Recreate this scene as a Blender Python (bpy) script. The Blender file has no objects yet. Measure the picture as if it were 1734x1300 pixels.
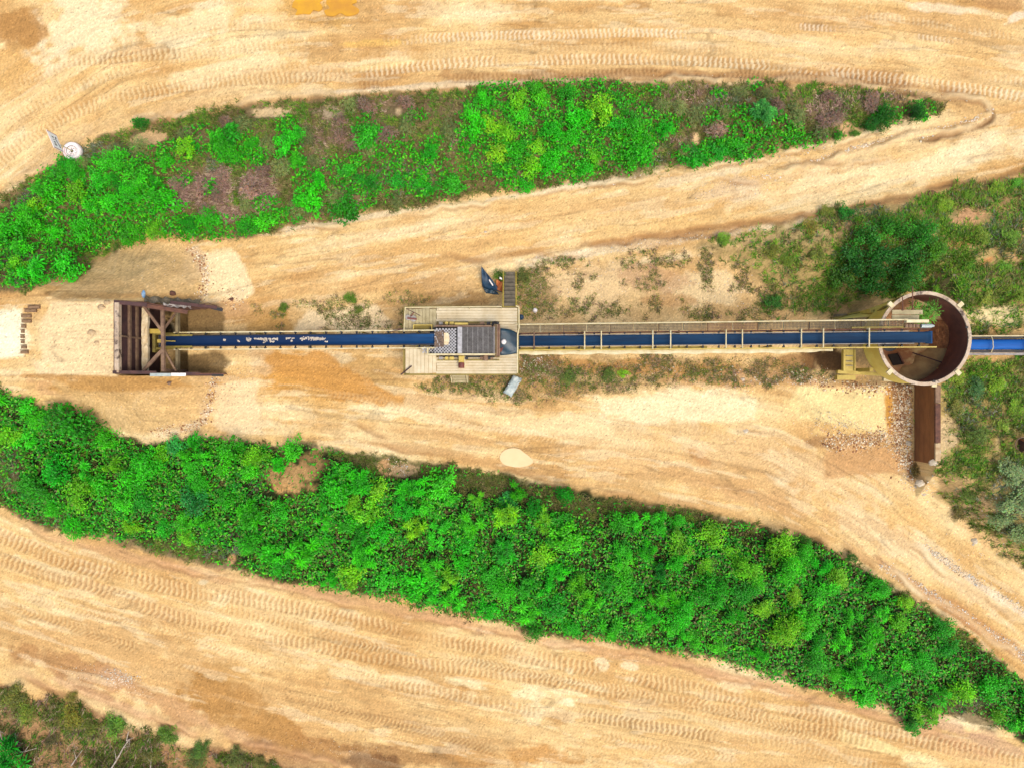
import bpy, math, random
import numpy as np
from mathutils import Vector

# ------------------------------------------------------------------ camera, sky, sun, exposure
scn = bpy.context.scene
COL = scn.collection
H = 48.0                      # height of the aerial camera, metres
PPM = 25.0                    # photograph pixels per metre on the ground
CX, CY = 867.0, 650.0
cam = bpy.data.cameras.new('camera')
cam.sensor_width = 36.0
cam.lens = 36.0 * H / (1734.0 / PPM)
cam.clip_start = 0.5
cam.clip_end = 2000.0
camo = bpy.data.objects.new('camera', cam)
camo.location = (0, 0, H)
COL.objects.link(camo)
scn.camera = camo

SUN_EL, SUN_AZ = math.radians(66), math.radians(138)     # azimuth clockwise from north (+Y)
world = bpy.data.worlds.new('World')
scn.world = world
world.use_nodes = True
wn = world.node_tree
sky = wn.nodes.new('ShaderNodeTexSky')
sky.sky_type = 'NISHITA'
sky.sun_disc = False
sky.sun_elevation = SUN_EL
sky.sun_rotation = SUN_AZ
sky.air_density = 1.0
sky.dust_density = 4.0
sky.ozone_density = 0.6
bg = wn.nodes['Background']
bg.inputs['Strength'].default_value = 0.13
wn.links.new(sky.outputs['Color'], bg.inputs['Color'])
sl = bpy.data.lights.new('sun', 'SUN')
sl.energy = 1.5
sl.angle = math.radians(46)
sl.color = (1.0, 0.95, 0.86)
so = bpy.data.objects.new('sun', sl)
sd = Vector((math.sin(SUN_AZ) * math.cos(SUN_EL), math.cos(SUN_AZ) * math.cos(SUN_EL), math.sin(SUN_EL)))
so.rotation_euler = sd.to_track_quat('Z', 'Y').to_euler()
so.location = sd * 100
COL.objects.link(so)
scn.view_settings.view_transform = 'Standard'
scn.view_settings.look = 'None'
scn.view_settings.exposure = 0.75
scn.view_settings.gamma = 1.0
scn.cycles.max_bounces = 6
scn.cycles.use_denoising = True

random.seed(7)
RNG = np.random.default_rng(11)
K = 1.6                       # photographed brightness of a white surface lying flat


def lin(c):
    c = np.asarray(c, float) / 255.0
    return np.where(c <= 0.04045, c / 12.92, ((c + 0.055) / 1.055) ** 2.4)


def A(r, g, b):               # surface albedo of something photographed as this colour
    return np.minimum(lin((r, g, b)) / K, 0.85)


def W(px, py, z=0.0):         # measured photo position + height -> metres
    k = (H - z) / H / PPM
    return Vector(((px - CX) * k, (CY - py) * k, z))


# ------------------------------------------------------------------ noise in numpy
_T = np.random.default_rng(5).random((256, 256)).astype(np.float32)


def vnoise(x, y, seed=0):
    x = np.asarray(x, np.float32) + seed * 17.31
    y = np.asarray(y, np.float32) + seed * 9.77
    ix = np.floor(x).astype(np.int32)
    iy = np.floor(y).astype(np.int32)
    fx = x - ix
    fy = y - iy
    fx = fx * fx * (3 - 2 * fx)
    fy = fy * fy * (3 - 2 * fy)
    a = _T[ix & 255, iy & 255]
    b = _T[(ix + 1) & 255, iy & 255]
    c = _T[ix & 255, (iy + 1) & 255]
    d = _T[(ix + 1) & 255, (iy + 1) & 255]
    return (a * (1 - fx) + b * fx) * (1 - fy) + (c * (1 - fx) + d * fx) * fy


def fbm(x, y, sc, octv=4, seed=0):
    s = 0
    amp = 1.0
    tot = 0
    for o in range(octv):
        s = s + amp * vnoise(x * (2 ** o) / sc, y * (2 ** o) / sc, seed + o * 3)
        tot += amp
        amp *= 0.55
    return s / tot


def sst(a, b, x):
    t = np.clip((x - a) / (b - a), 0, 1)
    return t * t * (3 - 2 * t)


# ------------------------------------------------------------------ outlines measured on the photograph
UPPER = [(-90, 420), (0, 340), (40, 310), (80, 287), (105, 266), (150, 240), (235, 210), (330, 192), (400, 180), (480, 171), (560, 165),
         (640, 160), (720, 154), (800, 149), (880, 145), (980, 139), (1060, 137), (1150, 139), (1260, 140), (1380, 146),
         (1470, 152), (1540, 162), (1600, 178), (1590, 190), (1540, 208), (1490, 217), (1440, 226), (1420, 235), (1330, 254),
         (1230, 274), (1140, 283), (1060, 300), (990, 308), (900, 320), (870, 326), (800, 335), (700, 350), (620, 362),
         (540, 375), (480, 390), (420, 400), (390, 404), (340, 410), (300, 403), (265, 396), (235, 402), (205, 412),
         (170, 440), (150, 455), (130, 470), (90, 473), (60, 485), (40, 494), (0, 488), (-90, 480)]
LOWER = [(-90, 640), (0, 656), (45, 672), (70, 690), (110, 688), (135, 713), (170, 728), (215, 738), (250, 752), (300, 745), (345, 736),
         (390, 740), (450, 750), (520, 752), (600, 765), (650, 775), (720, 782), (800, 795), (870, 806), (950, 825),
         (1000, 838), (1080, 850), (1160, 862), (1230, 876), (1290, 890), (1350, 906), (1400, 926), (1450, 955), (1500, 985),
         (1540, 1013), (1590, 1045), (1640, 1080), (1690, 1115), (1734, 1150), (1830, 1220), (1830, 1300), (1734, 1250), (1690, 1230),
         (1650, 1205), (1600, 1210), (1560, 1235), (1540, 1236), (1500, 1200), (1440, 1180), (1360, 1163), (1290, 1145),
         (1220, 1120), (1140, 1105), (1080, 1093), (1000, 1082), (930, 1072), (890, 1066), (850, 1050), (760, 1038),
         (700, 1027), (640, 1010), (560, 1000), (480, 983), (400, 963), (330, 948), (260, 933), (180, 913), (110, 898),
         (60, 882), (0, 852), (-90, 800)]
RIGHTUP = [(1190, 420), (1260, 395), (1340, 378), (1420, 362), (1500, 345), (1600, 320), (1734, 298), (1850, 280), (1850, 560),
           (1650, 560), (1640, 540), (1600, 500), (1540, 498), (1440, 520), (1380, 535), (1300, 540), (1260, 535), (1300, 490),
           (1260, 450)]
RIGHTLOW = [(1592, 655), (1640, 602), (1734, 602), (1850, 602), (1850, 1030), (1734, 962), (1690, 932), (1650, 900), (1610, 870),
            (1590, 830), (1588, 795)]
BOTLEFT = [(-90, 1120), (0, 1152), (60, 1178), (150, 1198), (230, 1232), (300, 1250), (370, 1266), (440, 1276), (520, 1300), (560, 1345), (-90, 1345)]
MIDWEED = [(690, 648), (760, 640), (880, 605), (1000, 602), (1150, 605), (1300, 612), (1400, 635), (1380, 650), (1250, 648),
           (1100, 655), (1000, 668), (930, 682), (850, 675), (760, 665)]
MIDTOP = [(870, 455), (930, 445), (1000, 440), (1100, 425), (1200, 420), (1290, 450), (1330, 500), (1310, 540), (1000, 545), (880, 548)]
MIDLEFT = [(430, 520), (500, 512), (600, 500), (660, 505), (690, 520), (680, 560), (600, 560), (470, 565)]


def sdf_poly(poly, x, y):     # signed distance in metres, positive inside
    p = np.array([((a - CX) / PPM, (CY - b) / PPM) for a, b in poly])
    best = np.full(x.shape, 1e9)
    ins = np.zeros(x.shape, bool)
    n = len(p)
    for i in range(n):
        ax, ay = p[i]
        bx, by = p[(i + 1) % n]
        dx, dy = bx - ax, by - ay
        t = np.clip(((x - ax) * dx + (y - ay) * dy) / (dx * dx + dy * dy), 0, 1)
        best = np.minimum(best, (x - ax - t * dx) ** 2 + (y - ay - t * dy) ** 2)
        c = (ay > y) != (by > y)
        with np.errstate(divide='ignore', invalid='ignore'):
            xi = ax + (y - ay) * dx / (dy if dy else 1e-9)
        ins ^= c & (x < xi)
    return np.where(ins, 1, -1) * np.sqrt(best)


# coarse lookup of the outlines (0.25 m), read bilinearly
GX0, GY0, GS = -44.0, -34.0, 0.25
_gx = np.arange(GX0, 44.01, GS)
_gy = np.arange(GY0, 34.01, GS)
_GXX, _GYY = np.meshgrid(_gx, _gy, indexing='ij')
POLYS = dict(upper=UPPER, lower=LOWER, rup=RIGHTUP, rlow=RIGHTLOW, bleft=BOTLEFT, mweed=MIDWEED, mtop=MIDTOP, mleft=MIDLEFT)
SDF = {k: sdf_poly(v, _GXX, _GYY).astype(np.float32) for k, v in POLYS.items()}


def look(k, x, y):
    g = SDF[k]
    u = np.clip((x - GX0) / GS, 0, g.shape[0] - 1.001)
    v = np.clip((y - GY0) / GS, 0, g.shape[1] - 1.001)
    i = u.astype(int)
    j = v.astype(int)
    f = u - i
    h = v - j
    return (g[i, j] * (1 - f) + g[i + 1, j] * f) * (1 - h) + (g[i, j + 1] * (1 - f) + g[i + 1, j + 1] * f) * h


# ------------------------------------------------------------------ terrain height
RAMP_X, RAMP_Y0, RAMP_Y1, RAMP_Z = -24.57, 0.62, 5.10, 4.0
WALL_X = 27.3                 # steel wall holding the terrace beside the bin
TERR_Z = 2.2


def height(x, y):
    x = np.asarray(x, np.float32)
    y = np.asarray(y, np.float32)
    z = 0.10 * (fbm(x, y, 9, 3, 1) - 0.5)
    n = fbm(x, y, 2.2, 3, 2) - 0.5
    z = z + 0.8 * sst(0, 2.6, look('upper', x, y) + n) + 0.9 * sst(0, 3.0, look('lower', x, y) + n)
    z = z - 0.5 * sst(0, 3, look('bleft', x, y) + n)
    # terrace on the right and the slope that rises to it
    tx = sst(9.0, 24.0, x + 2.0 * n) * sst(5.8, 9.5, y) * sst(13.2, 8.8, y - 0.13 * (x - 20))
    tb = sst(27.6, 29.2, x) * sst(-1.0, 1.0, y) * sst(9, 6, y)
    edge = -5.4 - 0.62 * np.maximum(x - 28.5, 0) - 0.5
    tw = ((x > WALL_X + 0.12) & (y < 0.6)) * sst(edge - 2.2, edge + 0.6, y + 0.7 * n)
    terr = np.maximum(np.maximum(tx * 0.7, tb), tw)
    z = z + TERR_Z * terr * (1 + 0.12 * n)
    # hollow below the bin
    z = z - 0.35 * sst(20.6, 21.6, x) * sst(28.2, 27.4, x) * sst(-0.2, 0.6, y) * sst(5.6, 5.0, y)
    # loading ramp with slopes at the angle of repose
    dx = np.maximum(x - RAMP_X, 0)
    dy = np.maximum(np.maximum(RAMP_Y0 - y, y - RAMP_Y1), 0)
    wide = sst(-27.5, -31, x) * 1.3
    d = np.sqrt(dx ** 2 + np.maximum(dy - wide, 0) ** 2)
    zr = RAMP_Z - d * 0.97 + 0.45 * (fbm(x, y, 1.6, 3, 8) - 0.5) * sst(0.2, 1.5, d) * sst(4.6, 3.4, d)
    zr = zr + 0.06 * (fbm(x, y, 0.7, 2, 12) - 0.5)
    inside = (x > RAMP_X + 0.02) & (y > RAMP_Y0 - 0.06) & (y < RAMP_Y1 + 0.06) & (x < -19)
    zr = np.where(inside, -9, zr)
    zz = np.maximum(z, zr)
    k = np.clip(0.5 + 0.5 * (zr - z) / 0.5, 0, 1)
    sm = z * (1 - k) + zr * k + 0.5 * k * (1 - k)
    zz = np.where(inside, z, np.where(zr > -2, sm, zz))
    # dark pit under the tip wall
    pit = sst(-24.7, -24.5, x) * sst(-21.9, -22.6, x) * ((y > RAMP_Y0) & (y < RAMP_Y1))
    zz = zz - 1.5 * pit
    # hollows that hold water
    for (px, py, rx, ry) in ((875, 776, 34, 20), (548, 8, 66, 24)):
        q = np.sqrt(((x * PPM + CX - px) / rx) ** 2 + ((CY - y * PPM - py) / ry) ** 2)
        f = sst(1.5, 0.9, q)
        zz = zz * (1 - f) + (-0.10) * f
    return zz


def zat(x, y):
    return float(height(np.array([x]), np.array([y]))[0])


def G(px, py, dz=0.0):        # point of the terrain seen at a photo position
    z = 0.0
    for _ in range(5):
        p = W(px, py, z)
        z = zat(p.x, p.y)
    p = W(px, py, z)
    p.z = z + dz
    return p


def ground_xy(px, py):        # the same for arrays
    px = np.asarray(px, float)
    py = np.asarray(py, float)
    z = np.zeros(px.shape)
    for _ in range(4):
        k = (H - z) / H / PPM
        x = (px - CX) * k
        y = (CY - py) * k
        z = height(x, y)
    return x, y, z


# ------------------------------------------------------------------ materials
def new_mat(name):
    m = bpy.data.materials.new(name)
    m.use_nodes = True
    return m, m.node_tree, m.node_tree.nodes['Principled BSDF']


def mat(name, c1, c2=None, scale=3.0, rough=0.7, bump=0.15, metallic=0.0, spots=None, stretch=(1, 1, 1), fine=30.0):
    m, t, b = new_mat(name)
    c1 = A(*c1)
    c2 = A(*c2) if c2 is not None else c1 * 0.75
    tc = t.nodes.new('ShaderNodeTexCoord')
    mp = t.nodes.new('ShaderNodeMapping')
    mp.inputs['Scale'].default_value = stretch
    t.links.new(tc.outputs['Object'], mp.inputs['Vector'])
    n1 = t.nodes.new('ShaderNodeTexNoise')
    n1.inputs['Scale'].default_value = scale
    n1.inputs['Detail'].default_value = 8
    n1.inputs['Roughness'].default_value = 0.65
    t.links.new(mp.outputs['Vector'], n1.inputs['Vector'])
    r = t.nodes.new('ShaderNodeValToRGB')
    r.color_ramp.elements[0].position = 0.35
    r.color_ramp.elements[0].color = (*c2, 1)
    r.color_ramp.elements[1].position = 0.65
    r.color_ramp.elements[1].color = (*c1, 1)
    t.links.new(n1.outputs['Fac'], r.inputs['Fac'])
    out = r.outputs['Color']
    n2 = t.nodes.new('ShaderNodeTexNoise')
    n2.inputs['Scale'].default_value = fine
    n2.inputs['Detail'].default_value = 4
    t.links.new(mp.outputs['Vector'], n2.inputs['Vector'])
    if spots:
        n3 = t.nodes.new('ShaderNodeTexNoise')
        n3.inputs['Scale'].default_value = spots[1]
        n3.inputs['Detail'].default_value = 6
        n3.inputs['Roughness'].default_value = 0.7
        t.links.new(tc.outputs['Object'], n3.inputs['Vector'])
        rr = t.nodes.new('ShaderNodeValToRGB')
        rr.color_ramp.elements[0].position = spots[2]
        rr.color_ramp.elements[1].position = spots[2] + 0.1
        t.links.new(n3.outputs['Fac'], rr.inputs['Fac'])
        mx = t.nodes.new('ShaderNodeMix')
        mx.data_type = 'RGBA'
        t.links.new(rr.outputs['Color'], mx.inputs['Factor'])
        t.links.new(out, mx.inputs['A'])
        mx.inputs['B'].default_value = (*A(*spots[0]), 1)
        out = mx.outputs['Result']
    t.links.new(out, b.inputs['Base Color'])
    b.inputs['Roughness'].default_value = rough
    b.inputs['Metallic'].default_value = metallic
    if bump:
        bp = t.nodes.new('ShaderNodeBump')
        bp.inputs['Strength'].default_value = bump
        bp.inputs['Distance'].default_value = 0.03
        t.links.new(n2.outputs['Fac'], bp.inputs['Height'])
        t.links.new(bp.outputs['Normal'], b.inputs['Normal'])
    return m


M = {}
M['rust'] = mat('rusty_steel', (132, 86, 62), (84, 52, 42), 2.5, 0.85, 0.3, spots=((150, 105, 70), 1.6, 0.6))
M['rust_dark'] = mat('dark_rusty_steel', (100, 62, 56), (66, 42, 40), 2.0, 0.8, 0.2)
M['rust_wall'] = mat('rusty_plate', (178, 118, 66), (140, 88, 50), 1.2, 0.8, 0.2, spots=((150, 110, 62), 0.9, 0.62), stretch=(1, 0.5, 2))
M['beam'] = mat('weathered_beam', (160, 128, 98), (116, 86, 66), 3.0, 0.8, 0.2)
M['dusty'] = mat('dusty_beam', (232, 205, 160), (190, 155, 110), 3.0, 0.95, 0.4)
M['yellow'] = mat('faded_yellow_paint', (232, 205, 98), (196, 165, 62), 2.0, 0.55, 0.1, spots=((130, 88, 42), 2.2, 0.66))
M['olive'] = mat('dirty_yellow_paint', (170, 150, 62), (120, 104, 44), 2.0, 0.7, 0.15, spots=((96, 74, 40), 2.0, 0.6))
M['cream'] = mat('cream_paint', (250, 236, 190), (225, 203, 145), 2.5, 0.6, 0.1, spots=((160, 120, 80), 3.5, 0.68))
M['rail_yellow'] = mat('yellow_rail_paint', (236, 214, 96), (204, 176, 60), 4.0, 0.5, 0.05)
M['plank'] = mat('pale_deck_plank', (246, 229, 190), (222, 200, 156), 1.6, 0.8, 0.2, spots=((168, 140, 100), 2.6, 0.67))
M['plank_dirty'] = mat('dirty_deck_plank', (214, 198, 152), (176, 160, 116), 1.8, 0.85, 0.25, spots=((120, 100, 70), 2.0, 0.6))
M['belt'] = mat('blue_rubber_belt', (12, 62, 98), (6, 42, 72), 0.9, 0.7, 0.05, stretch=(0.25, 2.5, 1))
M['belt_bright'] = mat('bright_blue_belt', (18, 82, 136), (12, 60, 104), 0.8, 0.55, 0.05, stretch=(0.25, 2.5, 1))
M['belt_out'] = mat('outfeed_blue_belt', (22, 108, 196), (12, 82, 160), 1.2, 0.6, 0.05, stretch=(0.3, 2, 1))
M['dark'] = mat('black_steel', (36, 32, 32), (20, 18, 18), 4.0, 0.6, 0.1)
M['roller'] = mat('steel_roller', (140, 136, 132), (100, 94, 88), 6.0, 0.5, 0.1)
M['grey_steel'] = mat('grey_steel', (176, 168, 160), (130, 118, 108), 4.0, 0.45, 0.1, spots=((150, 105, 74), 4.0, 0.66))
M['screen'] = mat('screen_mesh_steel', (206, 204, 204), (160, 156, 152), 5.0, 0.5, 0.1)
M['grating'] = mat('walkway_grating', (128, 116, 92), (88, 78, 58), 3.0, 0.7, 0.2)
M['tarp'] = mat('dark_teal_sheet', (34, 72, 88), (18, 44, 58), 2.0, 0.4, 0.2)
M['tarp_blue'] = mat('torn_blue_tarpaulin', (46, 88, 118), (24, 52, 76), 2.5, 0.5, 0.25)
M['orange'] = mat('faded_orange_cloth', (226, 138, 72), (190, 98, 48), 3.0, 0.85, 0.2)
M['redbrown'] = mat('red_brown_paint', (150, 72, 52), (112, 54, 42), 3.0, 0.6, 0.1)
M['silver'] = mat('crumpled_pale_sheet', (206, 214, 204), (150, 168, 168), 3.0, 0.3, 0.3)
M['white'] = mat('white_paint', (284, 278, 270), (258, 240, 232), 3.0, 0.55, 0.1)
M['pink'] = mat('worn_red_paint', (232, 170, 160), (246, 226, 216), 4.0, 0.6, 0.1)
M['sign'] = mat('pale_blue_sign_face', (284, 294, 300), (274, 288, 298), 3.0, 0.4, 0.0)
M['sign_red'] = mat('red_sign_border', (186, 74, 62), (160, 62, 52), 3.0, 0.5, 0.0)
M['black'] = mat('black_lettering', (22, 32, 44), (18, 26, 36), 3.0, 0.6, 0.0)
M['timber'] = mat('step_mark_brown', (176, 140, 100), (120, 90, 62), 4.0, 0.9, 0.4, stretch=(1, 4, 4))  # brown of the bars that stand in for shaded step marks
M['rock'] = mat('pale_rock', (240, 226, 200), (196, 176, 146), 3.0, 0.9, 0.5)
M['twig'] = mat('bleached_wood', (214, 200, 182), (160, 140, 120), 5.0, 0.9, 0.3)
M['bark'] = mat('brown_stem', (84, 82, 46), (58, 60, 34), 8.0, 0.9, 0.3)
M['ledge'] = mat('sand_dusted_ledge', (255, 236, 196), (232, 204, 154), 3.0, 0.95, 0.4)
M['shell'] = mat('bin_shell_yellow', (252, 230, 120), (240, 208, 92), 1.2, 0.6, 0.1, spots=((150, 100, 50), 1.3, 0.64))
M['binsand'] = mat('tan_bin_dust', (196, 162, 104), (160, 124, 78), 1.5, 0.95, 0.2)
M['feedlip'] = mat('worn_feed_plate', (150, 120, 92), (70, 56, 48), 9.0, 0.7, 0.3)
M['concrete'] = mat('weathered_concrete', (166, 148, 108), (126, 110, 78), 2.0, 0.9, 0.3)
M['bag_blue'] = mat('light_blue_plastic', (120, 176, 226), (190, 214, 230), 6.0, 0.35, 0.2)
M['bin_in'] = mat('bin_inner_rust', (150, 92, 68), (112, 70, 54), 1.0, 0.85, 0.2, spots=((170, 116, 80), 1.0, 0.6))
M['bin_cone'] = mat('dusty_bin_cone', (214, 158, 104), (176, 120, 80), 0.8, 0.9, 0.2, spots=((240, 214, 148), 0.45, 0.48))
M['rim'] = mat('pale_worn_rim', (238, 216, 186), (196, 166, 132), 2.2, 0.7, 0.1, spots=((92, 70, 54), 1.1, 0.52))
M['spill'] = mat('damp_brown_spoil', (176, 116, 66), (130, 82, 48), 4.0, 0.95, 0.5)
M['sandwhite'] = mat('white_sand', (240, 226, 204), (206, 186, 160), 5.0, 0.95, 0.4)


_t = M['belt_bright'].node_tree
_b = _t.nodes['Principled BSDF']
_src = _b.inputs['Base Color'].links[0].from_socket
_tc = _t.nodes.new('ShaderNodeTexCoord')
_sx = _t.nodes.new('ShaderNodeSeparateXYZ')
_t.links.new(_tc.outputs['Object'], _sx.inputs['Vector'])
_mr = _t.nodes.new('ShaderNodeMapRange')          # belt colour runs from darker at the left to brighter at the right
_mr.inputs['From Min'].default_value = 0.0
_mr.inputs['From Max'].default_value = 6.0
_t.links.new(_sx.outputs['X'], _mr.inputs['Value'])
_mx = _t.nodes.new('ShaderNodeMix')
_mx.data_type = 'RGBA'
_t.links.new(_mr.outputs['Result'], _mx.inputs['Factor'])
_mx.inputs['A'].default_value = (*A(14, 46, 86), 1)
_t.links.new(_src, _mx.inputs['B'])
_t.links.new(_mx.outputs['Result'], _b.inputs['Base Color'])
for k_ in ('belt', 'belt_bright', 'belt_out'):
    M[k_].node_tree.nodes['Principled BSDF'].inputs['Specular IOR Level'].default_value = 0.2


def water_mat(name, c, c2):
    m = mat(name, c, c2, 0.6, 0.08, 0.0)
    m.node_tree.nodes['Principled BSDF'].inputs['Specular IOR Level'].default_value = 0.35
    return m


M['puddle'] = water_mat('milky_puddle_water', (250, 214, 152), (242, 202, 138))
M['puddle_orange'] = water_mat('orange_puddle_water', (246, 186, 52), (222, 158, 62))


def attr_mat(name, rough=0.55, translucent=0.0, use_obj_color=False, spec=0.3, bump=None):
    m, t, b = new_mat(name)
    at = t.nodes.new('ShaderNodeAttribute')
    at.attribute_name = 'tint'
    out = at.outputs['Color']
    if use_obj_color:
        oi = t.nodes.new('ShaderNodeObjectInfo')
        mx = t.nodes.new('ShaderNodeMix')
        mx.data_type = 'RGBA'
        mx.blend_type = 'MULTIPLY'
        mx.inputs['Factor'].default_value = 1.0
        t.links.new(out, mx.inputs['A'])
        t.links.new(oi.outputs['Color'], mx.inputs['B'])
        out = mx.outputs['Result']
    t.links.new(out, b.inputs['Base Color'])
    b.inputs['Roughness'].default_value = rough
    b.inputs['Specular IOR Level'].default_value = spec
    if translucent:
        tr = t.nodes.new('ShaderNodeBsdfTranslucent')
        t.links.new(out, tr.inputs['Color'])
        ms = t.nodes.new('ShaderNodeMixShader')
        ms.inputs['Fac'].default_value = translucent
        t.links.new(b.outputs['BSDF'], ms.inputs[1])
        t.links.new(tr.outputs['BSDF'], ms.inputs[2])
        t.links.new(ms.outputs['Shader'], t.nodes['Material Output'].inputs['Surface'])
    return m


M['leaf'] = attr_mat('leaf', 0.42, 0.2, True, 0.28)
M['weed'] = attr_mat('weed_leaf', 0.5, 0.18, False, 0.22)
M['blade'] = attr_mat('grass_blade', 0.75, 0.15, False, 0.1)
M['stone'] = attr_mat('loose_stone', 0.9, 0.0, False, 0.2)


# ------------------------------------------------------------------ object helpers
def np_mesh(name, verts, faces, colors=None, smooth=False):
    me = bpy.data.meshes.new(name)
    verts = np.asarray(verts, np.float32)
    faces = np.asarray(faces, np.int32)
    nf, k = faces.shape
    me.vertices.add(len(verts))
    me.vertices.foreach_set('co', verts.ravel())
    me.loops.add(nf * k)
    me.loops.foreach_set('vertex_index', faces.ravel())
    me.polygons.add(nf)
    me.polygons.foreach_set('loop_start', np.arange(0, nf * k, k, dtype=np.int32))
    me.polygons.foreach_set('loop_total', np.full(nf, k, np.int32))
    if smooth:
        me.polygons.foreach_set('use_smooth', np.ones(nf, bool))
    me.update(calc_edges=True)
    if colors is not None:
        ca = me.color_attributes.new('tint', 'FLOAT_COLOR', 'POINT')
        c4 = np.ones((len(verts), 4), np.float32)
        c4[:, :3] = colors
        ca.data.foreach_set('color', c4.ravel())
    return me


ORG = {}


def tag(o, label=None, cat=None, group=None, kind=None):
    if label:
        o['label'] = label
    if cat:
        o['category'] = cat
    if group:
        o['group'] = group
    if kind:
        o['kind'] = kind
    return o


def thing(name, loc, label, cat, group=None):
    o = bpy.data.objects.new(name, None)
    o.empty_display_size = 0.3
    o.location = loc
    COL.objects.link(o)
    ORG[o.name] = Vector(loc)
    return tag(o, label, cat, group)


class MB:
    """collects shapes in world metres; build() links them as one mesh object"""

    def __init__(self):
        self.v = []
        self.f = []

    def add(self, vs, fs):
        n = len(self.v)
        self.v += [Vector(p) for p in vs]
        self.f += [tuple(i + n for i in f) for f in fs]
        return self

    def hexa(self, p):        # 8 corners: bottom ring, top ring
        return self.add(p, [(3, 2, 1, 0), (4, 5, 6, 7), (0, 1, 5, 4), (1, 2, 6, 5), (2, 3, 7, 6), (3, 0, 4, 7)])

    def box(self, a, b):
        x0, y0, z0 = a
        x1, y1, z1 = b
        return self.hexa([(x0, y0, z0), (x1, y0, z0), (x1, y1, z0), (x0, y1, z0), (x0, y0, z1), (x1, y0, z1), (x1, y1, z1), (x0, y1, z1)])

    def bar(self, p, q, w, h, up=(0, 0, 1)):
        p, q = Vector(p), Vector(q)
        d = (q - p).normalized()
        u = Vector(up)
        if abs(d.dot(u)) > 0.98:
            u = Vector((0, 1, 0))
        s = d.cross(u).normalized() * (w / 2)
        t = s.cross(d).normalized() * (h / 2)
        return self.hexa([p - s - t, p + s - t, q + s - t, q - s - t, p - s + t, p + s + t, q + s + t, q - s + t])

    def tube(self, p, q, r, r2=None, n=8):
        p, q = Vector(p), Vector(q)
        r2 = r if r2 is None else r2
        d = (q - p).normalized()
        u = Vector((0, 0, 1)) if abs(d.z) < 0.9 else Vector((1, 0, 0))
        s = d.cross(u).normalized()
        t = s.cross(d)
        vs = []
        for c, rr in ((p, r), (q, r2)):
            for i in range(n):
                a = 2 * math.pi * i / n
                vs.append(c + s * math.cos(a) * rr + t * math.sin(a) * rr)
        fs = [(i, (i + 1) % n, n + (i + 1) % n, n + i) for i in range(n)]
        fs += [tuple(range(n - 1, -1, -1)), tuple(range(n, 2 * n))]
        return self.add(vs, fs)

    def path(self, pts, r, n=6, r_end=None):
        for i in range(len(pts) - 1):
            a = r if r_end is None else r + (r_end - r) * i / (len(pts) - 1)
            b = r if r_end is None else r + (r_end - r) * (i + 1) / (len(pts) - 1)
            self.tube(pts[i], pts[i + 1], a, b, n)
        return self

    def rings(self, rings, close=True, cap0=False, cap1=False):   # lists of equal length
        n = len(rings[0])
        vs = [p for r in rings for p in r]
        fs = []
        for k in range(len(rings) - 1):
            for i in range(n if close else n - 1):
                j = (i + 1) % n
                fs.append((k * n + i, k * n + j, (k + 1) * n + j, (k + 1) * n + i))
        if cap0:
            fs.append(tuple(range(n - 1, -1, -1)))
        if cap1:
            fs.append(tuple(range((len(rings) - 1) * n, len(rings) * n)))
        return self.add(vs, fs)

    def lathe(self, c, prof, n=40, axis='z', a0=0, a1=2 * math.pi):
        full = abs(a1 - a0 - 2 * math.pi) < 1e-6
        rs = []
        m = n if full else n + 1
        for r, z in prof:
            rs.append([Vector((c[0] + r * math.cos(a0 + (a1 - a0) * i / n), c[1] + r * math.sin(a0 + (a1 - a0) * i / n), c[2] + z)) for i in range(m)])
        return self.rings(rs, close=full)

    def sheet(self, grid, th=0.02):        # grid[i][j] of points -> thin solid
        ni, nj = len(grid), len(grid[0])
        top = [p for r in grid for p in r]
        bot = [Vector(p) - Vector((0, 0, th)) for p in top]
        n = len(top)
        fs = []
        for i in range(ni - 1):
            for j in range(nj - 1):
                a, b, c, d = i * nj + j, (i + 1) * nj + j, (i + 1) * nj + j + 1, i * nj + j + 1
                fs.append((a, b, c, d))
                fs.append((n + d, n + c, n + b, n + a))
        edge = [i * nj for i in range(ni)] + [(ni - 1) * nj + j for j in range(1, nj)] + [i * nj + nj - 1 for i in range(ni - 2, -1, -1)] + [j for j in range(nj - 2, 0, -1)]
        for k in range(len(edge)):
            a, b = edge[k], edge[(k + 1) % len(edge)]
            fs.append((b, a, n + a, n + b))
        return self.add(top + bot, fs)

    def build(self, name, material, parent=None, loc=None, smooth=False):
        if parent is not None:
            root = parent
            while root.parent is not None:
                root = root.parent
            org = ORG[root.name]
        else:
            org = Vector(loc) if loc is not None else Vector((0, 0, 0))
        me = bpy.data.meshes.new(name)
        me.from_pydata([tuple(p - org) for p in self.v], [], self.f)
        if smooth:
            me.polygons.foreach_set('use_smooth', [True] * len(me.polygons))
        me.materials.append(material)
        me.update()
        o = bpy.data.objects.new(name, me)
        COL.objects.link(o)
        if parent is not None:
            o.parent = parent
        else:
            o.location = org
            ORG[o.name] = org
        return o


# ------------------------------------------------------------------ ground
def axis(lo, hi, st, far):
    a = np.arange(lo, hi + st / 2, st)
    out = []
    p, s = hi, st
    while p < far:
        s *= 1.35
        p += s
        out.append(p)
    out = np.array(out)
    lo_out = lo - (out - hi)
    return np.concatenate([lo_out[::-1], a, out])


def spline(pts, per=6):
    p = [pts[0]] + list(pts) + [pts[-1]]
    p = np.array(p, float)
    out = []
    for i in range(1, len(p) - 2):
        for t in np.linspace(0, 1, per, endpoint=False):
            a, b, c, d = p[i - 1], p[i], p[i + 1], p[i + 2]
            out.append(0.5 * (2 * b + (c - a) * t + (2 * a - 5 * b + 4 * c - d) * t * t + (3 * b - a - 3 * c + d) * t ** 3))
    out.append(p[-2])
    return np.array(out)


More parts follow.
